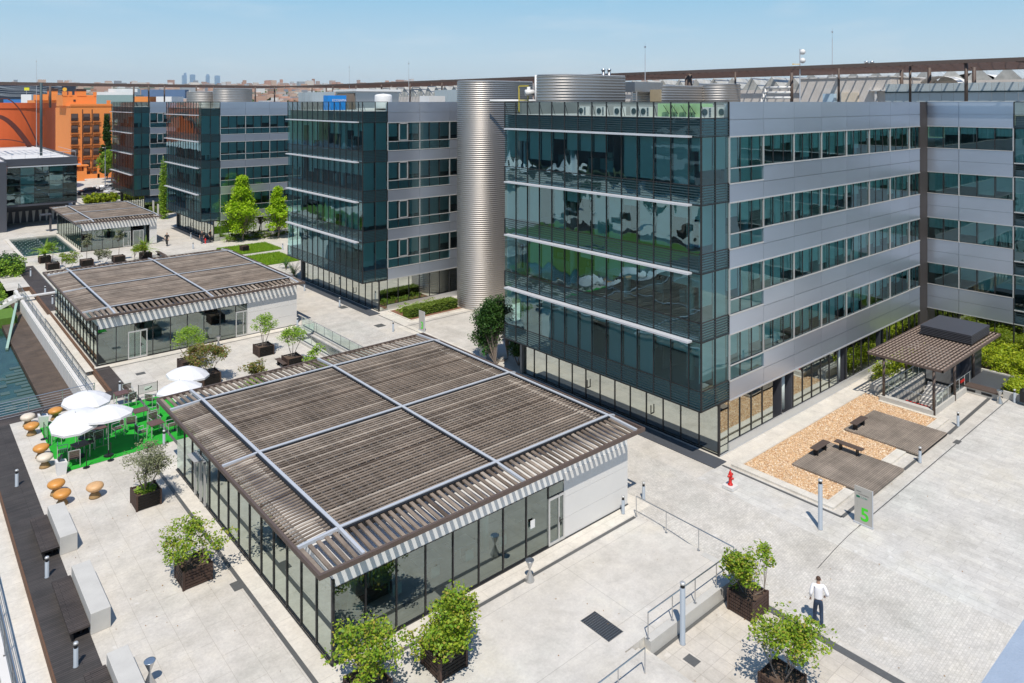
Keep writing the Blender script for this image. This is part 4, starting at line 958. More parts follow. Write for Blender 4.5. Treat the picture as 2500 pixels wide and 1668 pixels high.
# orange drum
t = thing('orange_drum', 'giant orange cylindrical drum behind the low glass building at the left edge', 'building', (17.9, 189, 0))
n = 64; b = MB(); b.lathe([(10.7, 0), (10.7, 18.2), (10.85, 18.2), (10.85, 19.3), (10.5, 19.3), (10.5, 18.9)], n, (17.9, 189)); b.build('drum_wall', M['brick_d'], t, smooth=False)
b = MB()
for k in range(0):
    a = R(190+k*7.5); b.beam((17.9+10.75*math.cos(a), 189+10.75*math.sin(a), 2), (17.9+10.75*math.cos(a+.12), 189+10.75*math.sin(a+.12), 18.2), .06, .06)
b = b
b = MB()   # solid arcs before the drum, in shadow colour, standing in for curved shadows
for cx, rad, zt_, th in ((17.5, 9.2, 17.0, .18), (16.0, 9, 13.6, .7), (17.0, 7, 9, .18)):
    pts = [(cx-6+12*(i/20), 173.5-1.5*math.sin(math.pi*i/20), 10.5+(zt_-10.5+3.2)*math.sin(math.pi*i/20)) for i in range(21)]
    for p, q in zip(pts, pts[1:]): b.beam(p, q, th, th)
b.build('shadow_arc', M['arc_shadow'], t)
MB().box(15.6, 17.0, 178.2, 178.45, 10.4, 12.7).build('door', plain('red door', (.8, .12, .02), .5), t)
# orange apartment block
AX, AY = 35.6, 213.0
def flats(label, x0, y0, w_, dep, h, rows, cols, x_of, seed=1):
    t = thing('apartment_block', label, 'building', (x0, y0, 0), group='orange apartment blocks'); rnd = random.Random(seed)
    b = MB(); b.box(x0, x0+w_, y0, y0+dep, 0, h); b.box(x0-.15, x0+w_+.15, y0-.15, y0+dep+.15, h-.25, h-.05); b.build('wall', M['brick_o'], t)
    return t
t = flats('orange apartment block with brown shuttered windows behind the cypress', AX, AY, 9.5, 36, 18.6, 5, 4, None)
wx = [(.15, 1.5), (2.85, 1.5), (5.05, 1.4), (7.6, 1.4)]
for r_ in range(6):
    for ci, (x, w_) in enumerate(wx):
        z = 14.75-r_*2.97
        if z < -.5: continue
        f = MB(); f.box(AX+x, AX+x+w_, AY-.10, AY+.02, z, z+1.75); f = f.build('window', M['shutter'], t)
        b = MB(); b.box(AX+x+.1, AX+x+w_-.1, AY-.14, AY-.10, z+.6+(.3 if (r_+ci) % 3 else 0), z+1.68); b.build('shutter', plain('shutter slat', (.10, .075, .07), .6, 0, .1) if 'shutter slat' not in bpy.data.materials else bpy.data.materials['shutter slat'], f)
        b = MB(); b.box(AX+x-.12, AX+x+w_+.12, AY-.5, AY-.08, z-.55, z-.47)
        for q in range(8): b.box(AX+x-.1+q*(w_+.2)/7, AX+x-.06+q*(w_+.2)/7, AY-.5, AY-.46, z-.5, z+.5)
        b.box(AX+x-.12, AX+x+w_+.12, AY-.52, AY-.45, z+.42, z+.52); b.build('balcony', M['shutter'], f)
b = MB(); b.box(AX+2.6, AX+2.78, AY-.06, AY, 1, 17.6); b.box(AX+4.75, AX+4.93, AY-.06, AY, 1, 17.6); b.build('drain_pipe', M['shutter'], t)
b = MB(); b.box(AX-.9, AX+6.8, AY+5, AY+14, 18.5, 21.3); b.box(AX-.9, AX+.1, AY+4.9, AY+6, 21, 22.2); b.box(AX+.5, AX+1.2, AY+4.9, AY+6, 21, 22.2); b.box(AX+2.3, AX+4.4, AY+4.9, AY+8, 21, 22.3); b.box(AX+6.2, AX+6.8, AY+4.9, AY+6, 21, 22.1)
b.box(AX, AX+9.5, AY, AY+.3, 18.5, 19.0); b.box(AX+8.6, AX+9.3, AY+1, AY+2, 19, 19.9); b.build('penthouse', M['brick_o'], t)
b = MB(); b.box(AX+2.25, AX+4.45, AY+4.85, AY+8.05, 22.3, 22.9); b.box(AX+1.5, AX+2.0, AY+4.9, AY+5, 19.6, 20.1); b.build('chimney_cap', M['shutter'], t)
b = MB(); b.box(AX, AX+3.6, AY-2.6, AY, 3.2, 3.5); b.box(AX+2.6, AX+3.2, AY-2.4, AY-1.8, 0, 3.2); b.box(AX+5.6, AX+6.1, AY-2.4, AY-1.8, 0, 3.2); b.box(AX+3.2, AX+9.5, AY-2.4, AY-2.1, 0, 1.1); b.build('porch', M['brick_o'], t)
b = MB(); b.box(34.6, 37.4, 205.5, 205.8, 0, 2.4); tag(b.build('gate_wall', M['brick_o']), 'orange gate wall by the street in front of the apartments', 'wall')
t = thing('apartment_block', 'second orange apartment roof with stepped chimneys behind the orange drum', 'building', (33, 225, 0), group='orange apartment blocks')
b = MB(); b.box(33.5, 40.5, 256, 270, 0, 20.0); b.box(33.5, 34.8, 255.5, 258, 20, 21.6); b.box(35.3, 37.0, 255.5, 258, 20, 21.8); b.box(37.2, 39.4, 255.5, 259, 20, 22.8); b.box(39.7, 40.5, 255.5, 258, 20, 21.4); b.build('wall', M['brick_o'], t)
MB().box(37.1, 39.5, 255.4, 259.1, 22.8, 23.6).build('chimney_cap', M['shutter'], t)
t = thing('apartment_block', 'small orange rooftop seen between the canopy posts left of the corrugated screens', 'building', (62, 192, 0), group='orange apartment blocks')
b = MB(); b.box(60.2, 65.2, 190, 198, 0, 20.6); b.box(60.2, 61, 189.8, 191, 20.5, 21.5); b.box(63.5, 65.2, 189.8, 192, 20.5, 21.9); b.build('wall', M['brick_o'], t)

# out-of-view block, added and extended to darken reflections in the glass fronts
t = thing('reflection_block', 'long dark office block added out of view to darken reflections in the glass fronts', 'office building', (-80, 80, 0))
b = MB(); b.box(-96, -76, -30, 112, -2, 17); b.box(-110, -100, 112, 330, -2, 24); b.build('wall', M['dark_clad'], t); b = MB()
for k in range(5): b.box(-75.9, -75.6, -30, 112, 1.2+k*3.5, 2.2+k*3.5)
b.build('spandrel', M['alu'], t)
for k, (x, y) in enumerate(((-62, 128), (-52, 138))):
    b = MB(); b.lathe([(6, 2.6), (3.4, 3.4), (1.2, 5.2), (.1, 7.2)], 12, (x, y)); b.tube((x, y, -1.4), (x, y, 3), .15); tag(b.build('marquee', M['canvas']), ('left', 'right')[k]+' white peaked marquee mirrored in the nearest block', 'marquee')
# ---------------- the city behind ----------------
def at(px, d):                          # point on the ground plan that lies px across the view at distance d
    r_ = (px-1250)/1780*d; a = R(TH); return (math.cos(a)*d+math.sin(a)*r_, math.sin(a)*d-math.cos(a)*r_)
def zpx(py, d): return CH-(py-249)/1780*d
mc, N_, L_ = nmat('distant houses'); g_ = N_.new('ShaderNodeNewGeometry')
c_ = ramp(N_, L_, g_.outputs['Random Per Island'], [(0, (.72, .68, .62)), (.25, (.50, .27, .19)), (.45, (.62, .44, .34)), (.6, (.36, .17, .11)), (.75, (.75, .74, .72)), (.88, (.25, .29, .34)), (1, (.55, .35, .26))])
L_.new(c_, N_['Principled BSDF'].inputs['Base Color']); P(mc, 'Roughness', .85)
rnd = random.Random(21); b = MB(); tr = MB()
for _ in range(5200):
    d = 330*math.exp(rnd.random()**.8*math.log(16)); px = rnd.uniform(-160, 1900)
    x, y = at(px, d); g = th_(d)-.5; s = rnd.uniform(6, 16)*(1+d/4000); w_ = rnd.uniform(.6, 1.6)*s; h = rnd.uniform(3.5, 8)*(1+d/2600) if d > 600 else rnd.uniform(3, 6)
    if rnd.random() < .08 and d > 1500: h *= 2.2
    b.box(x, x+w_, y, y+s*.8, g-2, g+h)
o = b.build('distant_city', mc); o['kind'] = 'stuff'; o['label'] = 'hazy distant city of pale and terracotta houses on the rising plain'; o['category'] = 'city'
for _ in range(9000):
    d = 300*math.exp(rnd.random()**1.2*math.log(9)); px = rnd.uniform(-160, 1300); x, y = at(px, d); g = th_(d); s = rnd.uniform(1.2, 3.6)*(1+d/2500); z = g+rnd.uniform(.5, 3)*(1+d/2500)
    for q in range(2):
        a = rnd.uniform(0, 6.28); e = rnd.uniform(-.6, .6); u = Vector((math.cos(a), math.sin(a), e))*s; v = Vector((-math.sin(a), math.cos(a), rnd.uniform(-.5, .5)+.6))*s*.7; c = Vector((x, y, z))
        tr.add([c-u, c+v, c+u, c-v*.6], [(0, 1, 2, 3)])
o = tr.build('distant_trees', M['leaf_dark']); o['kind'] = 'stuff'; o['label'] = 'dark green treetops scattered between the distant houses'; o['category'] = 'trees'
mtow = plain('pale blue glass tower', (.26, .40, .56), .3, .2, .1, .01)
for px, w_, yt, l, top in ((450, 9, 184, 'leftmost of the four distant towers, with a thin notched top', 1), (470, 10, 182.5, 'second of the four distant towers, darkest blue', 0), (507, 7.5, 182, 'third of the four distant towers, narrow with rounded top', 2), (530.5, 10, 185, 'rightmost of the four distant towers, pale flat topped', 3)):
    d = 9000; x, y = at(px, d); s = w_/1780*d; t = thing('skyscraper', l, 'skyscraper', (x, y, 100), group='four distant towers on the skyline')
    b = MB(); b.box(x-s/2, x+s/2, y-s/2, y+s/2, 60, zpx(yt+(3 if top == 2 else 0), d))
    if top == 2: b.box(x-s*.35, x+s*.35, y-s*.35, y+s*.35, 300, zpx(yt+1, d)); b.box(x-s*.2, x+s*.2, y-s*.2, y+s*.2, 300, zpx(yt-.6, d))
    b.build('shaft', mtow, t)
    b = MB()
    if top == 1: b.box(x-s*.05, x+s*.45, y-s*.4, y+s*.3, 300, zpx(178, d))
    else: b.box(x-s*.3, x+s*.3, y-s*.3, y+s*.3, 300, zpx(yt-.5, d))
    b.build('crown', mtow, t)
def block(name, label, cat, px, d, w_, dep, ztop, mat, zbase=-2, extra=None, turn=0, group=None):
    x, y = at(px, d); b = MB(); a = R(TH-90)+turn
    pts = [(x+math.cos(a)*u-math.sin(a)*v, y+math.sin(a)*u+math.cos(a)*v) for u, v in ((-w_/2, 0), (w_/2, 0), (w_/2, dep), (-w_/2, dep))]
    t = thing(name, label, cat, (x, y, 0), group=group); b.prism(pts, zbase, ztop); b.build('wall', mat, t); return t, pts
# long dark office building with pale sweeping bands
mdk = plain('dark blue facade', (.035, .05, .085), .3, .3, .3, .05)
t, pts = block('banded_building', 'long dark blue building with pale sweeping bands far behind the orange drum', 'building', 62, 620, 62, 20, zpx(208, 620), mdk)
b = MB(); dx_ = Vector((pts[1][0]-pts[0][0], pts[1][1]-pts[0][1])).normalized()
for k in range(9):
    z0_ = zpx(236-k*3.2, 620); p = []
    for i in range(25):
        u = i/24; p.append((pts[0][0]+(pts[1][0]-pts[0][0])*u+.3*dx_.y, pts[0][1]+(pts[1][1]-pts[0][1])*u-.3*dx_.x, z0_+.55*math.sin(u*7+k*1.1)+.3*math.sin(u*15+k)))
    for p0, p1 in zip(p, p[1:]): b.beam(p0, p1, .2, .3)
b.build('sweeping_band', plain('band metal', (.42, .46, .52), .4, .3), t)
t, pts = block('billboard', 'small yellow billboard above the trees left of the canopy posts', 'sign', 65, 400, 2.7, .4, zpx(214, 400), plain('yellow board', (.75, .72, .05), .5), zbase=zpx(221, 400))
x, y = at(65, 400); b = MB(); b.tube((x, y+.3, 0), (x, y+.3, zpx(221, 400)), .12, n=6); b.build('mast', M['beam'], t)
for px, d, w_, yt, c, l in ((158, 420, 7, 213.5, (.85, .45, .05), 'round orange sign disc beyond the canopy'),): 
    x, y = at(px, d); t = thing('round_sign', l, 'sign', (x, y, 0)); b = MB(); f = Vector((x, y, 0)).normalized(); b.tube(Vector((x, y, zpx(218.5, d)))-f*.2, Vector((x, y, zpx(218.5, d)))+f*.2, 1.1, n=20); b.build('disc', plain('orange disc', c, .5), t); MB().tube((x, y, 0), (x, y, zpx(222, d)), .15, n=6).build('mast', M['beam'], t)
wh = plain('white warehouse', (.75, .76, .77), .6, 0, .05, .05); bl = plain('blue roof', (.10, .17, .30), .5, 0, .1, .05); gr = plain('teal shed', (.23, .33, .33), .5, 0, .1, .05)
for px, d, w_, yt, m_, l in ((282, 900, 46, 225, wh, 'white warehouse beyond the orange apartments'), (398, 1000, 60, 219, bl, 'long blue roofed shed in the distance beyond the canopy posts'), (268, 560, 40, 232, gr, 'teal grey shed behind the orange apartments'),
                         (300, 1500, 60, 217, wh, 'far white warehouse among distant houses'), (345, 330, 7.5, 236, M['brick_o'], 'orange brick terrace house beyond the third post gap'), (385, 340, 6, 239, M['brick_o'], 'orange brick terrace house left of the white ornate house'), (400, 330, 7, 236, wh, 'white ornate house beyond the canopy posts'),
                         (32, 300, 8, 243, plain('blue kiosk', (.05, .2, .5), .5), 'small blue kiosk in the trees at the left edge'), (64, 280, 4, 231, wh, 'small white tower house in the trees at the left'), (1860, 330, 24, 213, M['brick_o'], 'distant terracotta building glimpsed between rooftop screens')):
    block('distant_building', l, 'building', px, d, w_, 12, zpx(yt, d), m_)

# ---------------- rooftop plant ----------------
def rbox(name, label, cat, x0, x1, y0, y1, z0, z1, mat, parts=None, group=None):
    t = thing(name, label, cat, ((x0+x1)/2, (y0+y1)/2, z0), group=group); MB().box(x0, x1, y0, y1, z0, z1).build('housing', mat, t)
    for nm, m_, a in (parts or []):
        b = MB(); [b.box(*q) for q in a]; b.build(nm, m_, t)
    return t
conc = plain('plant room concrete', (.62, .58, .54), .85, 0, .15, 1.1, .1)
t = rbox('plant_room', 'grey concrete plant room with pale blue cabinet in front, crossed by thin canopy shadows', 'plant room', 70, 78, 28.1, 36.8, 18.6, 21.8, conc, [('roof_edge', M['white_roof'], [(69.9, 78, 28.0, 36.9, 21.8, 21.92)]), ('vent_pipe', M['white_roof'], [(69.7, 70, 29.2, 29.4, 18.6, 20.6), (69.6, 70, 26.5, 30, 20.5, 20.62)]), ('pale_door', M['cream'], [(69.85, 70, 31.0, 32.6, 18.6, 20.4)])])
rbox('cabinet', 'pale blue cabinet standing before the concrete plant room', 'cabinet', 69.2, 69.8, 33.0, 34.1, 18.6, 20.3, plain('pale blue cabinet', (.45, .60, .72), .5))
fence = M['steel']
mt2 = panelmetal('grey screen panels', (.50, .56, .58), .5, .2)
t = thing('screen_wall', 'long grey panelled screen wall on the right hand roof under the canopy', 'screen wall', (69, 22, 18.6)); b = MB()
for k in range(14): b.box(68.6, 68.68, 15+k*.93, 15.9+k*.93, 18.6, 21.1)
b.build('panel', mt2, t); b = MB(); b.box(68.52, 68.6, 15, 28, 20.3, 20.42); b.box(68.52, 68.6, 15, 28, 19.4, 19.5); b.build('rail', M['louver'], t)
t = thing('screen_wall', 'grey panelled screen wall on the roof right of the blue box', 'screen wall', (62, 85, 18.6)); b = MB()
for k in range(16): b.box(56.6, 56.7, 66+k*1.0, 66.95+k*1.0, 18.6, 21.1)
for k in range(10): b.box(57, 57.1, 112+k*1.4, 113.3+k*1.4, 18.6, 21.2)
b.build('panel', mt2, t)
# saw-tooth skylights
def sawtooth(label, x0, y0, n, w_=2.4, h=1.7, z=21.0, along='y'):
    t = thing('skylight', label, 'skylight', (x0, y0, z), group='saw tooth skylights'); b = MB(); f = MB()
    for k in range(n):
        y = y0+k*w_; b.add([(x0, y, z), (x0, y+w_, z), (x0, y+w_/2, z+h), (x0+5, y+w_/2, z+h*.9), (x0+5, y, z), (x0+5, y+w_, z)], [(0, 2, 1), (0, 4, 3, 2), (1, 2, 3, 5)])
    b.build('glazing', plain('milky glazing', (.50, .50, .47), .25, .1, .5, 1.5), t)
    MB().box(x0, x0+5, y0, y0+n*w_, 18.6, z).build('curb', conc, t)
sawtooth('row of milky saw tooth skylights behind the concrete plant room', 80, 18, 10, z=21.6, h=1.3)
sawtooth('row of milky saw tooth skylights above the nearest block', 72, 37.5, 12, z=20.8, h=1.4)
sawtooth('low saw tooth skylights behind the white tank', 68, 92, 14, z=20.4, h=1.7)
for lb, cx, cy, r_ in (('larger curved white roof vault at the far right under the canopy', 80, 24.5, 2.4), ('smaller curved white roof vault at the far right under the canopy', 77, 26.5, 1.8)):
    b = MB()
    for k in range(12):
        a0, a1 = math.pi*k/12, math.pi*(k+1)/12
        b.add([(cx, cy+r_*math.cos(a0), 21+r_*.55*math.sin(a0)), (cx, cy+r_*math.cos(a1), 21+r_*.55*math.sin(a1)), (cx+3, cy+r_*math.cos(a1), 21+r_*.55*math.sin(a1)), (cx+3, cy+r_*math.cos(a0), 21+r_*.55*math.sin(a0))], [(0, 1, 2, 3)])
    tag(b.build('roof_vault', M['white']), lb, 'roof vault')
# white pipes
t = thing('roof_pipes', 'bundle of white insulated pipes beside the concrete plant room', 'pipes', (66, 36.5, 18.6)); b = MB()
for k, z in enumerate((20.9, 20.4, 19.9)):
    b.tube((66.5, 38.6+k*.2, z), (66.5, 36.0, z), .12, n=8); b.tube((66.5, 38.6+k*.2, z), (66.5, 38.6+k*.2, 18.6), .1, n=8)
b.build('pipe', M['white'], t, smooth=True)
t = thing('roof_pipes', 'white overflow pipe bent over the roof edge left of the large corrugated screen', 'pipes', (44, 49, 18.6)); b = MB()
b.tube((45.9, 50, 18.6), (45.9, 50, 22.0), .1, n=8); b.tube((45.9, 50, 19.6), (42.5, 52.6, 19.6), .12, n=8); b.build('pipe', M['white'], t, smooth=True)
t = thing('pump_stand', 'yellow framed pump stand with white valve left of the large corrugated screen', 'pump', (43, 47.5, 18.6)); b = MB()
for x, y in ((42.6, 48.6), (42.6, 47.4)): b.box(x, x+.08, y, y+.08, 18.6, 20.9)
b.box(42.6, 42.68, 47.4, 48.6, 20.85, 20.95); b.box(42.6, 42.68, 47.4, 48.6, 19.6, 19.7); b.build('frame', plain('yellow paint', (.65, .52, .08), .5), t)
b = MB(); b.tube((42.2, 47.3, 20.3), (42.9, 47.0, 20.3), .28, n=10); b.tube((42.5, 47.2, 20.2), (42.5, 47.2, 20.8), .15, n=8); b.build('valve', M['white'], t, smooth=True)
# split air conditioners, green cabinets
def ac_unit():
    t = thing('air_conditioner', '', 'air conditioner', group='white air conditioners behind the glass parapet')
    MB().box(0, .35, -.36, .36, 0, .58).build('casing', M['white_wall'], t, local=True)
    b = MB(); b.tube((-.01, .08, .3), (-.03, .08, .3), .19, n=14); b.build('fan_grille', M['louver'], t, local=True)
    b = MB()
    for k in range(6): b.box(-.02, 0, -.32, -.2, .06+k*.085, .1+k*.085)
    b.build('side_grille', M['louver'], t, local=True); return t
ac0 = None
for (x, y), l in zip(((34.8, 33.4), (34.9, 31.9), (34.8, 30.3), (35.6, 29.6), (34.8, 28.2), (34.9, 23.9), (36.4, 23.8)), ('leftmost white air conditioner behind the parapet glass of the nearest block', 'second white air conditioner from the left behind the parapet glass', 'third white air conditioner from the left behind the parapet glass', 'fourth white air conditioner, set slightly back behind the parapet glass', 'white air conditioner just left of the pale green cabinets', 'white air conditioner nearest the corner of the parapet glass', 'white air conditioner right of the corner, behind the parapet glass')):
    if ac0 is None: ac0 = ac_unit(); ac0.location = (x, y, 18.62); ac0['label'] = l
    else: dup(ac0, (x, y, 18.62), None, l)
t = thing('green_cabinets', 'row of pale green equipment cabinets with open dark lids behind the parapet glass', 'cabinet', (35.6, 26, 18.6))
gm = plain('pale green cabinet', (.42, .62, .32), .5); b = MB()
for k in range(5): b.box(35.4, 36.6, 24.6+k*.62, 25.18+k*.62, 18.62, 19.4)
b.build('cabinet', gm, t); b = MB()
for k in range(4): b.beam((35.3, 24.9+k*.62, 18.8), (35.1, 25.15+k*.62, 19.3), .35, .03)
b.build('lid', M['black'], t)
MB().box(37, 40, 26, 36, 18.6, 19.3).build('duct', M['roof_grey'], thing('roof_duct', 'flat grey duct behind the air conditioners', 'duct', (38, 31, 18.6)))
# blue sign box, chiller, tank
t = rbox('blue_box', 'bright blue plant container with white lettering above the second block', 'container', 35.9, 38.1, 72.0, 73.0, 18.6, 20.2, plain('bright blue', (.01, .22, .62), .5))
def text(body, size, parent, loc, rot, mat, name='lettering', ext=.004, off=0):
    cu = bpy.data.curves.new(name, 'FONT'); cu.body = body; cu.size = size; cu.extrude = ext; cu.offset = off; cu.align_x = 'CENTER'
    o = bpy.data.objects.new(name, cu); COL.objects.link(o); dg = bpy.context.evaluated_depsgraph_get(); dg.update()
    me = bpy.data.meshes.new_from_object(o.evaluated_get(dg)); bpy.data.objects.remove(o); me.materials.clear(); me.materials.append(mat)
    o = bpy.data.objects.new(name, me); COL.objects.link(o); o.parent = parent; o.location = Vector(loc)-wloc(parent); o.rotation_euler = rot; return o
text('ECOSAMA', .36, t, (37.25, 71.98, 19.55), (R(90), 0, 0), M['white'])
t = rbox('chiller', 'large chiller with brown grille and white top beside the round tank', 'chiller', 40.4, 46, 74, 79, 18.6, 20.7, M['steel'], [('grille', plain('brown grille', (.22, .17, .13), .7), [(40.3, 40.4, 74.4, 78.4, 18.7, 20.5)]), ('top', M['white'], [(40.2, 46, 73.6, 79.2, 20.7, 20.95)])])
t = thing('water_tank', 'round white water tank on the roof of the second block', 'tank', (38.6, 68.9, 18.6)); b = MB(); b.lathe([(.85, 18.8), (.9, 18.9), (.9, 20.05), (.86, 20.2), (.7, 20.28), (0.01, 20.36)], 24, (39.4, 66.4)); b.build('vessel', M['white'], t, smooth=True)
MB().box(37.4, 40, 66.6, 68.4, 18.6, 18.85).build('base', M['white_wall'], t)
t = rbox('roof_unit', 'white box unit with blue cables at the right end of the second roof', 'roof unit', 41, 43, 60.4, 62.0, 18.6, 20.1, M['white'])
t = rbox('louvered_shelter', 'pale metal shelter with ladder right of the large corrugated screen', 'shelter', 50.5, 54.5, 42, 44.5, 20.4, 21.3, M['steel'], [('ladder', M['alu'], [(50.4, 50.46, 42.2, 42.3, 18.6, 20.4), (50.4, 50.46, 41.7, 41.8, 18.6, 20.4)]+[(50.4, 50.44, 41.8, 42.2, 18.7+k*.22, 18.76+k*.22) for k in range(8)])])
t = rbox('wood_panel', 'tan panel with small red white plate right of the ladder', 'panel', 52.0, 52.1, 40.3, 41.5, 18.6, 20.6, plain('tan board', (.42, .34, .22), .7))
# masts
for px, d, yt, zb, l in ((89, 145, 144, 10, 'thin lightning mast rising above the canopy over the orange drum'), (853, 130, 158, 18.6, 'thin lightning mast above the blue box'), (998, 110, 148, 18.6, 'thin lightning mast left of the stair tower'), (1575, 75, 104, 18.6, 'tall lightning mast right of the large corrugated screen'), (2032, 78, 68, 18.6, 'tallest lightning mast, right of the antenna mast')):
    x, y = at(px, d); t = thing('lightning_mast', l, 'mast', (x, y, zb), group='lightning masts'); b = MB(); zt_ = zpx(yt, d); b.tube((x, y, zb), (x, y, zt_-1.2), .05, .035, n=6); b.build('pole', M['beam'], t)
    b = MB(); b.tube((x, y, zt_-1.2), (x, y, zt_), .02, .01, n=5); b.lathe([(.03, zt_-.55), (.12, zt_-.45), (.03, zt_-.35)], 8, (x, y)); b.build('tip', M['steel'], t)
x, y = at(1953, 66); t = thing('antenna_mast', 'antenna mast with two white dishes and yellow aerials on the right hand roof', 'antenna', (x, y, 18.6)); MB().tube((x, y, 18.6), (x, y, zpx(120, 66)), .05, n=6).build('pole', M['beam'], t)
for z in (zpx(127, 66), zpx(148, 66)):
    b = MB(); c = Vector((x+.18, y-.16, z)); b.tube(c, c+Vector((-.15, -.1, 0)), .26, .2, n=14); b.build('dish', M['white'], t, smooth=True)
b = MB(); b.beam((x-.5, y+.4, zpx(157, 66)), (x, y, zpx(157, 66)), .05, .05); b.beam((x-.5, y+.4, zpx(159, 66)), (x-.5, y+.4, zpx(155, 66)), .06, .06); b.build('aerial', plain('yellow aerial', (.8, .5, .05), .5), t)
for (px, d, yt), l in (((2122, 84, 152), 'squat steel vent cowl showing above the canopy at the right'), ((1480, 80, 171), 'small white vent caps showing over the large corrugated screen')):
    x, y = at(px, d); t = thing('roof_vent', l, 'roof vent', (x, y, 19)); b = MB()
    for q in (-.22, .22): b.tube((x+q, y-q, 19), (x+q, y-q, zpx(yt, d)-.1), .17, n=10); b.tube((x+q, y-q, zpx(yt, d)-.1), (x+q, y-q, zpx(yt, d)+.1), .24, n=10)
    b.build('cowl', M['steel'], t, smooth=True)
# own building's galvanised parapet, near right corner
e0 = Vector((.55, .0, 0)); t = None
x0_, y0_ = at(2395, 1.38); x1_, y1_ = at(2500, 1.552); dd = Vector((x1_-x0_, y1_-y0_, 0)).normalized(); nn = Vector((dd.y, -dd.x, 0))
a_ = Vector((x0_, y0_, 0))-dd*1.2; c_ = a_+dd*2.6
own_ = MB().prism([(p.x, p.y) for p in (a_, a_+nn*.5, c_+nn*.5, c_)], 18.1, 18.4).build('parapet', plain('galvanised cap', (.55, .60, .66), .35, .5, .12, 18, .2))
tag(own_, 'blurred galvanised parapet cap at the bottom right corner', 'parapet')
# ---------------- street furniture ----------------
def bollard(h=.85, r=.075):
    t = thing('bollard_light', '', 'bollard', group='short grey bollard lights')
    MB().lathe([(r*1.15, 0), (r*1.15, .02), (r, .025), (r, h-.2)], 14).build('post', M['pole'], t, smooth=True, local=True)
    MB().lathe([(r*.8, h-.2), (r*.8, h-.08)], 12).build('lens', M['black'], t, smooth=True, local=True)
    MB().lathe([(r*1.05, h-.08), (r*1.05, h-.02), (r*.8, h), (.001, h+.005)], 14).build('cap', M['alu'], t, smooth=True, local=True)
    return t
b0 = bollard(); first = True
BL = [(5.03, 35.09, 'on the dark deck beside the nearest but one concrete block'), (4.99, 28.89, 'on the dark deck at the bottom left beside the nearest block'), (5.06, 44.4, 'on the dark deck below the cream and orange stools'),
      (11.89, 53.98, 'on the deck corner beside the middle pavilion'), (12.01, 44.28, 'at the right edge of the bright green turf'), (26.5, 22.75, 'at the right end of the near pavilion wall'),
      (42.4, 15.5, 'between the two timber platforms, at their near side'), (48.9, 15.75, 'right of the farther timber platform'), (55.54, 14.6, 'beside the black litter bin at the right edge'), (28.2, 22.9, 'just behind the corner of the near pavilion roof'),
      (32.8, 70.97, 'beside the second block, the farthest along its plinth'), (32.84, 63.39, 'beside the plinth of the second block, nearer its corner'), (32.7, 53.5, 'in front of the numeral 3 sign'), (27.06, 59.96, 'at the right end of the middle pavilion wall'),
      (12.38, 101.52, 'farthest of the four along the back deck'), (12.34, 96.94, 'second farthest of the four along the back deck'), (12.28, 86.73, 'third farthest on the back deck, just past the footbridge'), (12.24, 82.19, 'nearest of the four along the back deck beside the middle pavilion'),
      (31.0, 101.0, 'on the far walk before the third block'), (33.0, 108.5, 'on the far walk beside the two men in black'), (25.6, 163.0, 'on the pavement before the parked cars'), (39.8, 92.7, 'between the two lawns')]
for x, y, l in BL:
    z = hz(x, y)+.012; l = 'short grey bollard light '+l
    if first: b0.location = (x, y, z); b0['label'] = l; first = False
    else: dup(b0, (x, y, z), None, l)
t = bollard(2.28, .10); t.location = (32.43, 16.09, hz(32.43, 16.09)); t['label'] = 'tall grey post light standing before the gravel bed, left of the numeral 5 sign'; t['group'] = 'tall grey post lights'
dup(t, (22.32, 16.30, -.5), None, 'tall grey post light at the foot of the near terrace wall')
def ashtray(s=1.0):
    t = thing('ashtray', '', 'ashtray', group='hourglass steel ashtrays')
    MB().lathe([(.2*s, 0), (.2*s, .02), (.035*s, .42), (.035*s, .46), (.17*s, .8), (.185*s, .83), (.15*s, .82)], 20).build('body', M['steel'], t, smooth=True, local=True)
    MB().lathe([(.15*s, .78), (.001, .785)], 16).build('sand', M['black'], t, local=True); return t
a0 = ashtray(); a0.location = (6.7, 26.35, 0.01); a0['label'] = 'hourglass steel ashtray at the bottom left on the stone plaza'
dup(a0, (19.91, 22.05, .01), None, 'hourglass steel ashtray before the near pavilion front'); dup(a0, (20.14, 59.3, .01), None, 'hourglass steel ashtray before the middle pavilion'); dup(a0, (54.7, 15.2, 0), None, 'hourglass steel ashtray at the end of the long slatted seat')
t = thing('litter_bin', 'black litter bin on a stand at the far right edge', 'litter bin', (55.5, 14.0, 0)); b = MB(); b.box(55.25, 55.75, 13.8, 14.25, .25, .95); b.lathe([(.28, .95), (.2, 1.05), (.01, 1.07)], 12, (55.5, 14.02)); b.build('body', M['black'], t); MB().tube((55.5, 14.02, 0), (55.5, 14.02, .3), .05).build('stand', M['steel'], t)
def hydrant(loc, l):
    t = thing('hydrant', l, 'hydrant', loc, group='red fire hydrants')
    MB().lathe([(.13, 0), (.13, .05), (.08, .07), (.085, .42), (.11, .44), (.11, .52), (.08, .58), (.06, .66), (.03, .7), (.001, .71)], 14).build('barrel', M['red'], t, smooth=True, local=True)
    b = MB(); b.tube((-.2, 0, .48), (.2, 0, .48), .05, n=10); b.tube((0, -.17, .36), (0, .05, .36), .06, n=10); b.tube((0, 0, .7), (0, 0, .77), .03, n=6); b.build('outlet', M['red'], t, smooth=True, local=True); return t
h0 = hydrant((32.35, 20.72, hz(32.35, 20.72)+.18), 'red hydrant on a square white plinth before the nearest office block')
MB().box(-.28, .28, -.28, .28, -.16, .0).build('plinth', M['white_wall'], h0, local=True)
h1 = dup(h0, (33.2, 102.9, .15), None, 'small red hydrant far off beside the farther lime green tree')
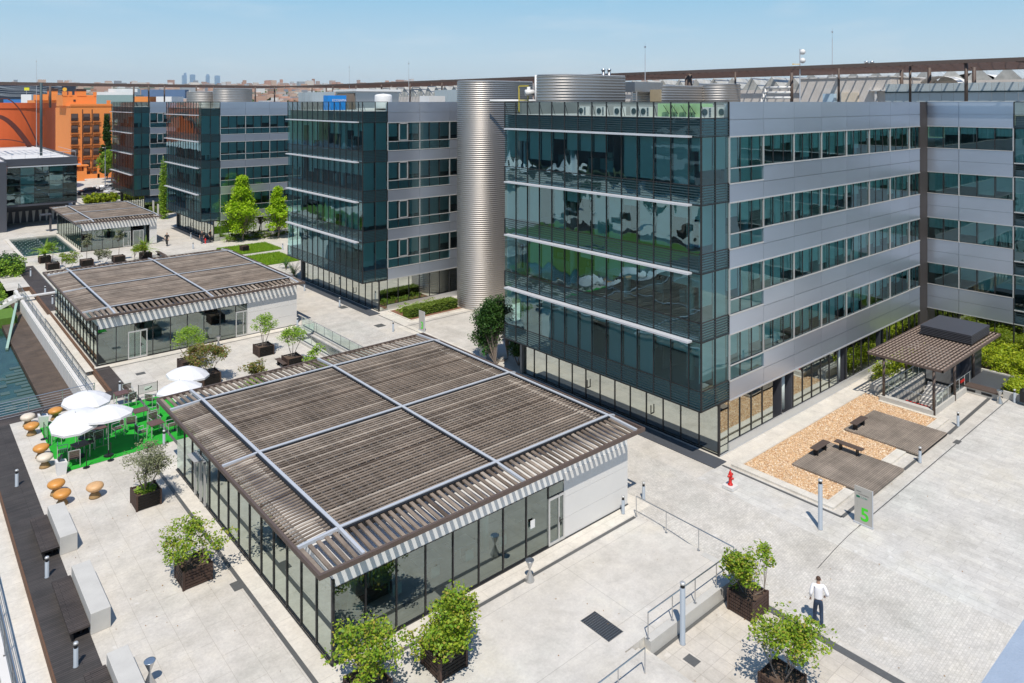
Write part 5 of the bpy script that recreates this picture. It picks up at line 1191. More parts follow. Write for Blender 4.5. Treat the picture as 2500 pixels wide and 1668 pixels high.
# building number signs
LIME = plain('lime numeral', (.06, .62, .02), .5, 0, .02)
def totem(num, label, x, y, w_=.80, h=1.72):
    t = thing('number_sign', label, 'sign', (x, y, hz(x, y)), group='building number totems'); z0 = hz(x, y)
    MB().box(x-.03, x+.03, y-w_/2, y+w_/2, z0+.08, z0+h).build('panel', plain('sign panel grey', (.42, .40, .36), .5, 0, .04, 2) if 'sign panel grey' not in bpy.data.materials else bpy.data.materials['sign panel grey'], t)
    b = MB(); b.box(x-.07, x+.07, y-w_/2-.04, y+w_/2+.04, z0, z0+.08); b.box(x-.045, x+.045, y-w_/2-.02, y-w_/2+.0, z0+.08, z0+h); b.build('foot', M['beam'], t)
    text(num, .82, t, (x-.034, y-.07, z0+.24), (R(90), 0, R(-90)), LIME, 'numeral', .003, .018)
    if num == '5':
        b = MB(); b.box(x-.036, x-.031, y-.18, y+.30, z0+1.24, z0+1.30); b.box(x-.038, x-.031, y+.18, y+.31, z0+1.225, z0+1.315); b.build('green_plate', plain('dark green plate', (.01, .16, .08), .5), t)
        text('Edificio 5', .085, t, (x-.04, y-.02, z0+1.25), (R(90), 0, R(-90)), M['white'], 'small_text', .001)
        text('Alvento', .07, t, (x-.035, y+.2, z0+1.5), (R(90), 0, R(-90)), M['black'], 'small_text', .001)
        text('Via de los Poblados', .06, t, (x-.035, y-.02, z0+1.39), (R(90), 0, R(-90)), M['slat_dark'], 'small_text', .001)
        for k in range(5): text('-', .07, t, (x-.035, y+.26, z0+.78+k*.07), (R(90), 0, R(-90)), M['black'], 'small_text', .001)
    return t
totem('5', 'grey sign totem with a large lime numeral 5 beside the gravel bed', 34.15, 14.9)
totem('3', 'grey sign totem with a lime numeral 3 near the clipped hedge', 34.6, 52.0)
totem('4', 'grey sign totem with a lime numeral 4 beside the green climbing shrub', 34.5, 43.5)
for x, y, l in ((34.6, 131.0, 'plain grey stone totem farther off beside the hanging vine'), (35.2, 136.2, 'plain grey stone totem before the farthest office block')):
    t = thing('stone_totem', l, 'sign', (x, y, 0), group='plain far totems'); MB().box(x-.05, x+.05, y-.4, y+.4, .06, 2.4).build('panel', M['concrete'], t); MB().box(x-.12, x+.12, y-.45, y+.45, 0, .06).build('foot', M['beam'], t)
# concrete blocks with timber seats
for (y0, y1), l in (((36.42, 39.62), 'farthest'), ((30.25, 33.9), 'middle'), ((23.9, 27.75), 'nearest')):
    b = MB(); b.box(5.7, 6.36, y0, y1, 0, .77); o = b.build('concrete_block', M['concrete']); tag(o, l+' of the three long pale concrete blocks on the plaza edge', 'block', 'concrete blocks on the plaza edge')
    md = o.modifiers.new('bevel', 'BEVEL'); md.width = .015; md.segments = 2
    t = thing('seat', l+' of the three dark timber seats on the deck beside the concrete blocks', 'bench', (5.4, y0, 0), group='timber seats on the deck'); b = MB(); y = y0+.02
    while y < y1: b.box(5.02, 5.68, y, y+.075, .32, .40); y += .09
    b.build('seat_boards', M['deck'], t); b = MB(); b.box(5.1, 5.16, y0+.05, y1, .02, .32); b.box(5.4, 5.5, y0+.3, y1, .02, .32); b.build('frame', M['black'], t)
# mushroom stools
def stool(mat):
    t = thing('stool', '', 'stool', group='mushroom shaped stools')
    MB().lathe([(.17, .30), (.30, .36), (.385, .46), (.395, .52), (.36, .60), (.25, .66), (.12, .685), (.001, .69)], 24).build('seat', M[mat], t, smooth=True, local=True)
    MB().lathe([(.27, 0), (.25, .06), (.17, .22), (.17, .30)], 16).build('base', M['stoolbase'], t, smooth=True, local=True); return t
sp_ = {}
for x, y, m_, l in ((7.94, 52.3, 'orange', 'orange mushroom stool at the far corner of the plaza'), (6.52, 52.35, 'cream', 'cream mushroom stool at the far left of the turf'), (6.51, 50.75, 'orange', 'orange mushroom stool directly before the far cream one'), (6.49, 47.2, 'orange', 'orange mushroom stool behind the nearer cream one, left of the turf'),
                    (6.47, 45.8, 'cream', 'nearer cream mushroom stool beside the left edge of the turf'), (6.45, 42.25, 'orange', 'deep orange mushroom stool of the near pair on the stone'), (6.5, 41.0, 'orange', 'deep orange mushroom stool partly hidden behind the farthest concrete block'), (7.85, 40.7, 'tan', 'pale tan mushroom stool standing alone on the stone')):
    if m_ not in sp_: sp_[m_] = stool(m_); sp_[m_].location = (x, y, .01); sp_[m_]['label'] = l
    else: dup(sp_[m_], (x, y, .01), None, l)
# tables and chairs
def table():
    t = thing('table', '', 'table', group='brown square tables on the turf'); MB().box(-.38, .38, -.38, .38, .70, .735).build('tabletop', plain('brown table top', (.13, .07, .06), .5, 0, .1, 5), t, local=True)
    for x in (-.34, .34):
        for y in (-.34, .34): MB().box(x-.022, x+.022, y-.022, y+.022, 0, .70).build('leg', M['alu'], t, local=True)
    return t
def chair():
    t = thing('chair', '', 'chair', group='slatted aluminium chairs on the turf'); b = MB()
    for k in range(5): b.box(-.24, .24, -.22+k*.092, -.15+k*.092, .43, .45)
    b.build('seat', M['slat_dark'], t, local=True); b = MB()
    for k in range(4): b.box(-.24, .24, .235, .26, .53+k*.09, .595+k*.09)
    b.build('backrest', M['slat_dark'], t, local=True)
    for x in (-.26, .26):
        b = MB(); b.box(x-.015, x+.015, -.24, -.21, 0, .65); b.box(x-.015, x+.015, .23, .26, 0, .9); b.box(x-.02, x+.02, -.24, .26, .64, .665); b.build('side_frame', M['alu'], t, local=True)
    b = MB(); b.box(-.26, .26, .23, .26, .88, .905); b.box(-.25, .25, -.235, -.205, .40, .43); b.build('cross_rail', M['alu'], t, local=True); return t
T0 = table(); TB = [(11.54, 52.1, 'farthest'), (11.75, 48.45, 'second farthest'), (12.0, 45.95, 'nearest to the pavilion'), (9.3, 47.45, 'under the overlapping parasols'), (8.12, 45.75, 'nearest to the white menu box')]
for i, (x, y, l) in enumerate(TB):
    l = 'brown square table '+('at the far edge of the turf by the black barrier' if i == 0 else 'in the middle of the turf' if i == 1 else l)
    if i == 0: T0.location = (x, y, .015); T0['label'] = l
    else: dup(T0, (x, y, .015), R(3*i), l)
C0 = chair(); CH_ = [(12.1, 52.85, 0, 'behind the table at the far edge'), (11.9, 51.35, 200, 'right of the table at the far edge'), (11.1, 47.6, 160, 'in front of the middle table'), (12.5, 48.3, 270, 'right of the middle table'), (11.2, 45.9, 95, 'left of the table nearest the pavilion'), (12.8, 45.7, 270, 'right of the table nearest the pavilion'),
      (12.2, 46.9, 10, 'behind the table nearest the pavilion'), (7.5, 48.6, 70, 'alone at the left of the turf under a parasol'), (10.3, 47.3, 280, 'right of the table under the overlapping parasols'), (8.6, 48.0, 60, 'left of the table under the overlapping parasols'), (9.1, 46.7, 190, 'before the table under the overlapping parasols'), (7.35, 46.15, 80, 'left of the table by the white menu box'), (7.7, 44.95, 170, 'in front of the table by the white menu box'), (8.7, 46.45, 345, 'behind the table by the white menu box'), (12.9, 50.4, 130, 'at the back right of the turf near the roof edge')]
for i, (x, y, a, l) in enumerate(CH_):
    l = 'slatted aluminium chair '+l
    if i == 0: C0.location = (x, y, .015); C0.rotation_euler = (0, 0, R(a)); C0['label'] = l
    else: dup(C0, (x, y, .015), R(a), l)
def parasol():
    t = thing('parasol', '', 'parasol', group='white parasols on the turf'); b = MB(); n = 10; rr = [(.05, 2.72), (.5, 2.60), (.92, 2.43), (1.28, 2.22), (1.29, 2.10)]
    for r_, z in rr:
        for i in range(n*2):
            a = math.pi*i/n; k = 1 if i % 2 == 0 else .95; b.v.append((r_*k*math.cos(a), r_*k*math.sin(a), z-(.0 if i % 2 else 0)))
    m_ = n*2
    for j in range(len(rr)-1):
        for i in range(m_): b.f.append((j*m_+i, (j+1)*m_+i, (j+1)*m_+(i+1) % m_, j*m_+(i+1) % m_))
    b.f.append(tuple(range(m_))); b.build('canopy', M['canvas'], t, local=True)
    b = MB(); b.tube((0, 0, 0), (0, 0, 2.8), .022, n=8); b.build('pole', M['alu'], t, local=True)
    b = MB()
    for i in range(n): a = 2*math.pi*i/n; b.tube((0, 0, 2.2), (.85*math.cos(a), .85*math.sin(a), 2.44), .008, n=4)
    b.build('rib', M['alu'], t, local=True); MB().lathe([(.25, 0), (.25, .05), (.04, .07), (.04, .3)], 16).build('foot', M['black'], t, local=True); return t
U0 = parasol()
for i, (x, y, rx_, ry_, l) in enumerate(((8.86, 48.1, 3, 4, 'white parasol farthest left, behind the overlapping pair'), (7.75, 45.5, 8, -9, 'white tilted parasol nearest on the left, of the overlapping pair'), (9.45, 45.1, -4, 3, 'white parasol on the right of the overlapping pair'), (14.46, 48.3, 6, 4, 'white parasol farther right before the photinia shrubs'), (13.7, 46.2, -3, 6, 'white parasol partly hidden behind the near roof edge'))):
    if i == 0: U0.location = (x, y, .015); U0['label'] = l; u = U0
    else: u = dup(U0, (x, y, .015), None, l)
    u.rotation_euler = (R(rx_), R(ry_), R(17*i)); u.location.x -= math.tan(R(ry_))*2.2; u.location.y += math.tan(R(rx_))*2.2
for x, y, l in ((7.2, 51.6, 'white menu box with dark slanted panel between the far stools'), (7.0, 44.4, 'white menu box with dark slanted panel at the near left corner of the turf')):
    t = thing('menu_box', l, 'menu stand', (x, y, 0), group='white menu boxes'); b = MB(); b.add([(x-.2, y-.2, 0), (x+.2, y-.2, 0), (x+.2, y+.2, 0), (x-.2, y+.2, 0), (x-.26, y-.26, .75), (x+.26, y-.26, .62), (x+.26, y+.26, .62), (x-.26, y+.26, .75)], [(0, 3, 2, 1), (4, 5, 6, 7), (0, 1, 5, 4), (1, 2, 6, 5), (2, 3, 7, 6), (3, 0, 4, 7)]); b.build('box', M['white'], t)
    b = MB(); b.add([(x-.15, y-.2, .74), (x+.05, y-.2, 1.0), (x+.05, y+.2, 1.0), (x-.15, y+.2, .74)], [(0, 1, 2, 3)]); b.build('panel', M['black'], t)
def barrier(label, p0, p1, banner=True):
    t = thing('barrier', label, 'barrier', (*p0, 0), group='black stanchion barriers round the turf'); b = MB()
    for p in (p0, p1): b = MB(); b.tube((*p, 0), (*p, .98), .022, n=6); b.lathe([(.17, 0), (.17, .02), (.02, .03)], 12, p); b.build('stanchion', M['black'], t)
    b = MB(); b.tube((*p0, .92), (*p1, .92), .01, n=4); b.tube((*p0, .35), (*p1, .35), .01, n=4); b.build('rail', M['black'], t)
    if p0[0] != 8.14: MB().quad((*p0, .36), (*p1, .36), (*p1, .91), (*p0, .91)).build('mesh_banner', bmesh_, t)
    if banner:
        d = Vector((p1[0]-p0[0], p1[1]-p0[1], 0)); q = Vector((*p0, 0)); nrm = Vector((d.y, -d.x, 0)).normalized()*.012; c = lambda u, z: tuple(q+d*u+Vector((0, 0, z))+nrm)
        MB().quad(c(.32, .52), c(.72, .52), c(.72, .76), c(.32, .76)).build('logo_plate', M['white'], t)
        c2 = lambda u, z: tuple(q+d*u+Vector((0, 0, z))+nrm*1.6); b = MB(); b.add([c2(.34, .55), c2(.5, .56), c2(.7, .66), c2(.7, .74), c2(.55, .63), c2(.34, .60)], [(0, 1, 2, 3, 4, 5)]); b.build('swoosh_mark', M['black'], t)
bmesh_, N_, L_ = nmat('grey mesh banner'); P(bmesh_, 'Base Color', (.3, .3, .3, 1)); P(bmesh_, 'Alpha', .45)
barrier('black barrier with pale logo plate at the far edge of the turf', (12.56, 52.1), (13.72, 52.1))
barrier('black barrier behind the farthest left parasol', (9.13, 52.66), (10.25, 52.4), False)
barrier('black barrier along the near edge of the turf by the menu box', (8.14, 44.27), (9.31, 44.3), False)
barrier('black barrier at the left edge of the turf', (6.96, 49.6), (7.01, 48.5), False)
barrier('black barrier half hidden by the near pavilion corner', (13.0, 44.6), (13.05, 45.9), False)

# ---------------- plants ----------------
def leaves(b, c, r, n, s, rnd, flat=.0, droop=0):
    """n small leaf quads scattered through a clump of radius r (rx, ry, rz)"""
    rx, ry, rz = (r, r, r) if not isinstance(r, tuple) else r
    for _ in range(n):
        while True:
            p = Vector((rnd.uniform(-1, 1), rnd.uniform(-1, 1), rnd.uniform(-1, 1)))
            if p.length <= 1: break
        p = p*(.55+.45*rnd.random())/max(p.length, .35) if rnd.random() < .5 else p
        c2 = Vector((c[0]+p.x*rx, c[1]+p.y*ry, c[2]+p.z*rz)); a = rnd.uniform(0, 6.28); e = rnd.gauss(0, .5); k = s*rnd.uniform(.6, 1.3)
        u = Vector((math.cos(a)*math.cos(e), math.sin(a)*math.cos(e), math.sin(e)-droop)).normalized(); w_ = u.cross(Vector((rnd.gauss(0, .5), rnd.gauss(0, .5), 1))).normalized()
        b.add([c2-u*k*.5, c2+w_*k*.33, c2+u*k*.55, c2-w_*k*.33], [(0, 1, 2, 3)])
def plant(name, label, cat, x, y, z, h, w_, mat, seed, stems=4, clumps=26, per=34, leaf=.09, shape='bush', trunk=.3, tr_r=.03, group=None, gap=.5, ground=True):
    rnd = random.Random(seed); t = thing(name, label, cat, (x, y, z), group=group); tb = MB(); lb = MB(); ends = []
    for s in range(stems):
        a = 2*math.pi*s/stems+rnd.uniform(-.5, .5); lean = rnd.uniform(.15, .5) if stems > 1 else .05
        p = Vector((x+math.cos(a)*.06*stems/3, y+math.sin(a)*.06*stems/3, z)); top = Vector((x+math.cos(a)*w_*lean*.7, y+math.sin(a)*w_*lean*.7, z+h*trunk*rnd.uniform(.9, 1.25)+.05)); m_ = (p+top)/2+Vector((rnd.uniform(-.05, .05), rnd.uniform(-.05, .05), 0))
        tb.tube(p, m_, tr_r, tr_r*.85, 6); tb.tube(m_, top, tr_r*.85, tr_r*.6, 6); ends.append(top)
    lobes = [Vector((rnd.uniform(-1, 1), rnd.uniform(-1, 1), rnd.uniform(-.9, 1))).normalized()*rnd.uniform(.5, .85) for _ in range(7)]
    for k in range(clumps):
        if shape == 'bush':
            q = rnd.choice(lobes)+Vector((rnd.gauss(0, .24), rnd.gauss(0, .24), rnd.gauss(0, .22)))
            if q.length > 1.15: q *= 1.1/q.length
            q.z = max(-1, min(1.1, q.z))
        else:
            while True:
                q = Vector((rnd.uniform(-1, 1), rnd.uniform(-1, 1), rnd.uniform(-1, 1)))
                if q.length <= 1: break
        zf = (q.z+1)/2
        if shape == 'umbrella': rr = .95*(1-.55*abs(zf-.25)); zz = z+h*(trunk+(1-trunk)*zf); 
        elif shape == 'cone': rr = max(.05, (1-zf)**1.0*(.8+.3*math.sin(zf*19))); zz = z+h*(trunk+(1-trunk)*zf)
        elif shape == 'column': rr = .5+.5*math.sin(math.pi*min(1, zf*1.0+.12)); zz = z+h*(trunk+(1-trunk)*zf)
        else: rr = .75+.25*math.sin(math.pi*zf); zz = z+h*(trunk+(1-trunk)*zf)
        c = Vector((x+q.x*w_/2*rr, y+q.y*w_/2*rr, zz))
        e = min(ends, key=lambda e_: (e_-c).length); tb.tube(e, c, tr_r*.35, tr_r*.12, 4)
        cr = w_*rnd.uniform(.11, .20)*(gap+.5) if shape != 'cone' else w_*rnd.uniform(.07, .14)
        leaves(lb, c, (cr, cr, cr*.72), int(per*1.25), leaf*1.12, rnd)
    tb.build('stem', M['bark'], t); lb.build('foliage', M[mat], t); return t
def planter(x0, y0, z, w_, h, label, d_=None):
    d_ = d_ or w_; t = thing('planter_box', label, 'planter', (x0+w_/2, y0+d_/2, z), group='dark timber planter boxes'); b = MB(); n = 6; q = h/n
    for k in range(n):
        a, c = z+.03+k*q, z+k*q+q-.0
        b.box(x0+.02, x0+w_-.02, y0, y0+.04, a, c); b.box(x0+.02, x0+w_-.02, y0+d_-.04, y0+d_, a, c); b.box(x0, x0+.04, y0+.04, y0+d_-.04, a, c); b.box(x0+w_-.04, x0+w_, y0+.04, y0+d_-.04, a, c)
    b.build('boards', M['planter'], t); e = .09
    for px_ in (x0-.015, x0+w_-e+.015):
        for py_ in (y0-.015, y0+d_-e+.015): MB().box(px_, px_+e, py_, py_+e, z, z+h+.02).build('corner_post', M['planter'], t)
    b = MB(); b.box(x0+.04, x0+w_-.04, y0+.04, y0+d_-.04, z+.05, z+h-.1); o = b.build('soil', M['soil'], t); return t
H = .72
# (x0, y0, z, label of box, plant args)
planter(9.05, 37.9, 0, 1.12, H, 'planter box with the olive tree on the left plaza')
plant('olive_tree', 'silvery olive tree with forked trunks in a planter on the left plaza', 'tree', 9.6, 38.45, H-.1, 2.2, 2.3, 'leaf_olive', 3, 4, 56, 62, .075, trunk=.35, tr_r=.035)
lawnb = MB(); rnd = random.Random(2); leaves(lawnb, (9.6, 38.45, H), (.5, .5, .14), 420, .12, rnd); o = lawnb.build('ground_cover', M['leaf_mid']); o['kind'] = 'stuff'; o['label'] = 'green ground cover under the olive tree'
planter(9.0, 30.55, 0, 1.14, H, 'planter box below the sprawling shrub on the left plaza')
plant('potted_shrub', 'sprawling leggy green shrub spilling over its planter on the left plaza', 'shrub', 9.55, 31.1, H-.25, 1.8, 2.5, 'leaf_shrub', 8, 6, 46, 44, .10, trunk=.2, tr_r=.02, gap=.42)
planter(11.35, 20.5, 0, 1.15, H, 'planter box under the left of the two shrubs at the bottom')
plant('potted_shrub', 'loose airy shrub left of the pair at the bottom centre', 'shrub', 11.95, 21.1, H-.25, 2.25, 2.5, 'leaf_shrub', 5, 7, 56, 40, .10, trunk=.25, tr_r=.022, gap=.4)
planter(14.1, 20.1, 0, 1.15, H, 'planter box under the dense round shrub at the bottom centre')
plant('potted_shrub', 'dense round yellow green shrub at the bottom centre before the pavilion glass', 'shrub', 14.6, 20.6, H-.45, 2.2, 2.4, 'leaf_shrub', 6, 6, 110, 46, .10, trunk=.12, tr_r=.022, gap=.5)
planter(25.2, 15.15, -.5, 1.12, .78, 'planter box standing below the terrace corner, left of the walking man')
plant('potted_shrub', 'upright leafy shrub in the planter left of the walking man', 'shrub', 25.75, 15.7, .05, 2.0, 2.1, 'leaf_shrub', 9, 5, 56, 44, .10, trunk=.2, tr_r=.022, gap=.42)
planter(22.3, 12.1, -.5, 1.12, .78, 'planter box at the bottom edge below the spreading shrub')
plant('potted_shrub', 'wide spreading shrub with bare forked stems at the bottom right', 'shrub', 22.85, 12.65, .0, 2.1, 2.7, 'leaf_shrub', 17, 5, 56, 46, .10, trunk=.3, tr_r=.026, gap=.42)
planter(21.6, 54.7, 0, 1.2, H, 'planter box before the right door of the middle pavilion')
plant('potted_tree', 'small tree with airy flat crown before the right door of the middle pavilion', 'tree', 22.2, 55.3, H-.1, 2.4, 2.3, 'leaf_mid', 12, 3, 34, 46, .10, 'umbrella', .5, .025)
planter(16.2, 55.2, 0, 1.2, H, 'planter box holding the umbrella shaped tree behind the white parasols')
plant('potted_tree', 'umbrella shaped bright green tree behind the white parasols', 'tree', 16.8, 55.8, H-.1, 2.3, 2.6, 'leaf_mid', 14, 2, 46, 52, .09, 'umbrella', .5, .03)
planter(16.5, 51.6, 0, 1.2, H, 'planter box with photinia behind the right white parasols')
plant('photinia_shrub', 'reddish green photinia nearer the white parasols', 'shrub', 17.1, 52.2, H-.1, 2.1, 2.2, 'leaf_red', 15, 5, 46, 46, .11, trunk=.3, tr_r=.02)
plant('photinia_shrub', 'reddish green photinia between the umbrella tree and the parasols', 'shrub', 16.9, 53.9, .3, 2.1, 2.0, 'leaf_red', 16, 4, 34, 46, .11, trunk=.3, tr_r=.02)
planter(22.25, 51.0-.1, 0, .0 or 1.15, H, 'planter box beside the slatted bench behind the near roof')
plant('potted_tree', 'thin stemmed tree with red tinged crown beside the slatted bench behind the near roof', 'tree', 22.9, 51.6, H-.1, 2.2, 2.2, 'leaf_mid', 18, 3, 36, 46, .10, 'umbrella', .5, .025)
plant('photinia_shrub', 'low photinia peeping over the near roof edge', 'shrub', 19.0, 49.0, 0, 1.9, 1.9, 'leaf_red', 19, 4, 30, 46, .11, trunk=.3, tr_r=.02)
plant('potted_shrub', 'bright green shrub behind the middle of the near roof edge', 'shrub', 23.6, 48.6, 0, 1.9, 1.9, 'leaf_mid', 20, 4, 34, 46, .12, trunk=.3, tr_r=.02)
plant('photinia_shrub', 'small shrub behind the left part of the near roof edge', 'shrub', 17.8, 45.9, 0, 1.8, 1.9, 'leaf_mid', 22, 4, 28, 46, .12, trunk=.3, tr_r=.02)
for x, y, h_, l in ((-27, 62, 6, 'nearest'), (-31, 76, 5, 'second'), (-20, 84, 7, 'third'), (-36, 96, 5.5, 'fourth'), (-12, 70, 5, 'lawn')):
    plant('garden_tree', l+' small tree of the lower garden, mirrored in the nearest block', 'tree', x, y, -1.4, h_, h_*.6, 'leaf_dark', int(x*x), 1, 50, 44, .3, 'bush', .35, .09)
for x, y, l in ((-30, 68, 'near'), (-34, 84, 'middle'), (-28, 92, 'far'), (-40, 70, 'back')): planter(x, y, -1.42, 2.0, 1.0, l+' planter box in the lower garden, mirrored in the nearest block')
def palm(label, x, y, z, L, n, seed, mat='leaf_mid'):
    rnd = random.Random(seed); t = thing('palm', label, 'palm', (x, y, z)); tb = MB(); tb.tube((x, y, z), (x, y, z+.35), .16, .13, 8); tb.build('trunk', M['bark'], t); b = MB()
    for k in range(n):
        a = 2*math.pi*k/n+rnd.uniform(-.2, .2); el = rnd.uniform(.25, 1.3); p = Vector((x, y, z+.35)); d = Vector((math.cos(a)*math.cos(el), math.sin(a)*math.cos(el), math.sin(el)))
        for s in range(9):
            q = p+d*L/9; d = (d+Vector((0, 0, -.13))).normalized(); sd_ = d.cross(Vector((0, 0, 1))).normalized()
            for sg in (-1, 1):
                for e in (0, .5): o_ = p.lerp(q, e); tip = o_+sd_*sg*L*.17*(1-s/11)+d*L*.10; b.add([o_, o_+d*.05, tip], [(0, 1, 2)])
            p = q
    b.build('frond', M[mat], t); return t
planter(14.1, 103.6, 0, 1.2, .75, 'planter box with the palm beside the fountain basin'); palm('spiky palm in a planter beside the fountain basin', 14.7, 104.2, .7, 2.1, 40, 1, 'leaf_lime')
palm('spiky palm right of the bushy shrub before the farthest pavilion', 24.5, 98.5, .6, 2.1, 40, 2); planter(24.0, 98.0, 0, 1.2, .75, 'planter box with a palm near the reddish bench')
palm('dark palm beside the second block behind the middle pavilion', 34.6, 77.6, 0, 1.9, 26, 3, 'leaf_dark'); palm('bright palm at the foot of the first lime green tree', 36.2, 103.0, 0, 1.2, 24, 4)
palm('dark palm reflected beside the second block corner', 35.6, 82.0, 0, 1.3, 20, 6, 'leaf_dark')
for x, y, sd_, kind, l, hh, ww in ((14.2, 99.5, 31, 'leaf_mid', 'slim standard tree in the leftmost low planter', 2.9, 1.5), (17.6, 99.0, 32, 'leaf_olive', 'slim standard tree before the fountain basin', 3.0, 1.7), (21.0, 98.9, 33, 'leaf_olive', 'slim standard tree before the farthest pavilion glass', 3.2, 1.5)):
    planter(x, y-.6, 0, 1.25, .72, 'planter box of the '+l); plant('potted_tree', l, 'tree', x+.62, y, .62, hh, ww, kind, sd_, 1, 26, 40, .11, 'bush', .5, .035)
plant('potted_shrub', 'yellow green bushy shrub between the two left slim trees', 'shrub', 16.2, 98.0, 0, 2.0, 2.1, 'leaf_shrub', 34, 2, 34, 40, .13, trunk=.3, tr_r=.025)
plant('potted_shrub', 'pale silvery shrub between the two right slim trees', 'shrub', 19.7, 98.0, 0, 2.1, 2.1, 'leaf_olive', 35, 2, 30, 40, .13, trunk=.25, tr_r=.025)
plant('potted_shrub', 'tall bushy yellow green shrub left of the farther palm', 'shrub', 23.3, 97.6, 0, 2.5, 2.3, 'leaf_shrub', 36, 3, 40, 40, .13, trunk=.2, tr_r=.03)
planter(35.0, 94.2, 0, .9, .8, 'small reddish planter box beside the lawns')
# large trees
plant('lime_tree', 'large lime green conical tree before the third block', 'tree', 38.0, 102.3, 0, 9.4, 7.4, 'leaf_lime', 41, 1, 230, 52, .24, 'cone', .12, .14)
plant('lime_tree', 'smaller lime green conical tree at the edge of the second block', 'tree', 42.6, 100.9, 0, 7.6, 5.6, 'leaf_lime', 42, 1, 140, 58, .25, 'cone', .16, .12)
plant('cypress', 'tall narrow dark cypress in front of the orange apartments', 'tree', 42.3, 205.5, 0, 16.6, 5.0, 'leaf_dark', 43, 1, 210, 70, .36, 'cone', .05, .2)
plant('street_tree', 'round green street tree below the cypress', 'tree', 41.4, 196.5, 0, 7.4, 5.8, 'leaf_mid', 44, 1, 90, 60, .34, 'bush', .35, .2)
plant('climber_tree', 'dark green leafy tree beside the numeral 4 sign at the corner of the nearest block', 'tree', 34.9, 42.1, 0, 4.7, 3.4, 'leaf_dark', 45, 3, 300, 60, .14, 'bush', .02, .06)
plant('climber_tree', 'leafy lower bough of green beside the corrugated tower', 'tree', 35.6, 40.6, 0, 2.6, 1.8, 'leaf_dark', 46, 3, 80, 50, .13, 'bush', .25, .05)
for k, (x, y, h_, w_) in enumerate(((37.5, 172.0-5.5, 3.6, 3.2), (40.5, 166.8, 3.6, 3.2), (46, 183.5, 3.8, 3.6))):
    plant('round_shrub', ('leftmost', 'middle', 'rightmost')[k]+' round green shrub under the farthest block, near the parked cars', 'shrub', x+3.5, y+16, 0, h_, w_, 'leaf_mid', 50+k, 2, 40, 50, .3, trunk=.15, tr_r=.06)
def mass(name, label, x0, x1, y0, y1, z0, z1, n, leaf, mat, seed, cat='shrub', kind=None):
    rnd = random.Random(seed); b = MB()
    for _ in range(n//30):
        c = (rnd.uniform(x0, x1), rnd.uniform(y0, y1), rnd.uniform(z0, z1)*(1 if rnd.random() < .6 else .8)); leaves(b, c, (min(x1-x0, 1.0)*.35, min(y1-y0, 1.0)*.35, (z1-z0)*.22), 30, leaf, rnd)
    o = b.build(name, M[mat]); tag(o, label, cat)
    if kind: o['kind'] = kind
    return o
def hedge(label, x0, x1, y0, y1, h, n, mat, seed, leaf=.09):
    t = thing('hedge', label, 'hedge', ((x0+x1)/2, (y0+y1)/2, 0)); MB().box(x0+.06, x1-.06, y0+.06, y1-.06, .1, h-.06).build('twigs', M['leaf_dark'], t); rnd = random.Random(seed); b = MB()
    for _ in range(n):
        f = rnd.choice((0, 0, 0, 1, 2, 3, 4)); x, y, z = rnd.uniform(x0, x1), rnd.uniform(y0, y1), rnd.uniform(.05, h)
        if f == 0: z = h+rnd.gauss(0, .025)
        elif f == 1: x = x0
        elif f == 2: x = x1
        elif f == 3: y = y0
        else: y = y1
        leaves(b, (x, y, z), .05, 1, leaf, rnd)
    b.build('leaves', M[mat], t)
hedge('clipped box hedge beside the numeral 3 sign and the stair tower', 35.7, 41.0, 55.6, 56.7, .85, 9000, 'hedge', 1, .12)
hedge('clipped yellow green hedge before the farthest office block', 35.2, 44.0, 136.0, 138.6, 1.1, 6000, 'hedge', 2, .2)
mass('flower_bed', 'loose small shrubs behind the clipped hedge', 35.8, 40.5, 57.4, 58.5, .1, .6, 1500, .12, 'leaf_mid', 3)
mass('bush', 'bright yellow green bushes filling the bed right of the stair canopy', 59.4, 63.8, 14.6, 21.5, .5, 1.5, 16000, .15, 'leaf_yell', 4)
mass('bush', 'yellow green bush spilling over the low wall beside the litter bin', 56.2, 59.0, 14.3, 15.3, .3, .9, 5200, .13, 'leaf_yell', 5)
mass('bush', 'yellow green shrubs seen under the stair canopy behind the stairwell', 52, 58.5, 21.2, 22.2, .3, 1.2, 5200, .13, 'leaf_yell', 6)
mass('bush', 'dark shrubs growing in the lower garden at the left edge', 6.5, 11.8, 99, 107, -.2, 1.5, 9000, .24, 'leaf_dark', 7)
mass('bush', 'light green shrubs mixed in the lower garden at the left edge', 7.5, 12.0, 97.5, 102, 0, 1.6, 4200, .24, 'leaf_mid', 8)
mass('bush', 'green bushes below the footbridge at the left edge', 5.0, 9.2, 86, 96.5, -1.2, .6, 8000, .22, 'leaf_mid', 9)
mass('bush', 'tawny flowering plants before the farthest block near the parked cars', 29, 34.5, 158.5, 161.5, .1, 1.5, 4200, .35, 'leaf_yell', 10)
mass('bush', 'low planting at the foot of the lime green trees', 36, 45, 102.2, 103.8, .1, .6, 2600, .2, 'hedge', 11)
t = mass('hanging_vine', 'green vine hanging down in front of the farthest block', 34.9, 35.7, 129.4, 131.2, .8, 9, 5200, .26, 'leaf_mid', 12, cat='vine')
# street lamp
t = thing('street_lamp', 'slender grey street lamp beside the cypress', 'street lamp', (36.8, 183, 0)); MB().tube((36.8, 180.4, 0), (36.8, 180.4, 9.4), .11, .07, 8).build('pole', M['pole'], t); b = MB(); b.beam((36.8, 180.4, 9.4), (36.2, 179.6, 9.5), .25, .12); b.build('lamp_head', M['white'], t)
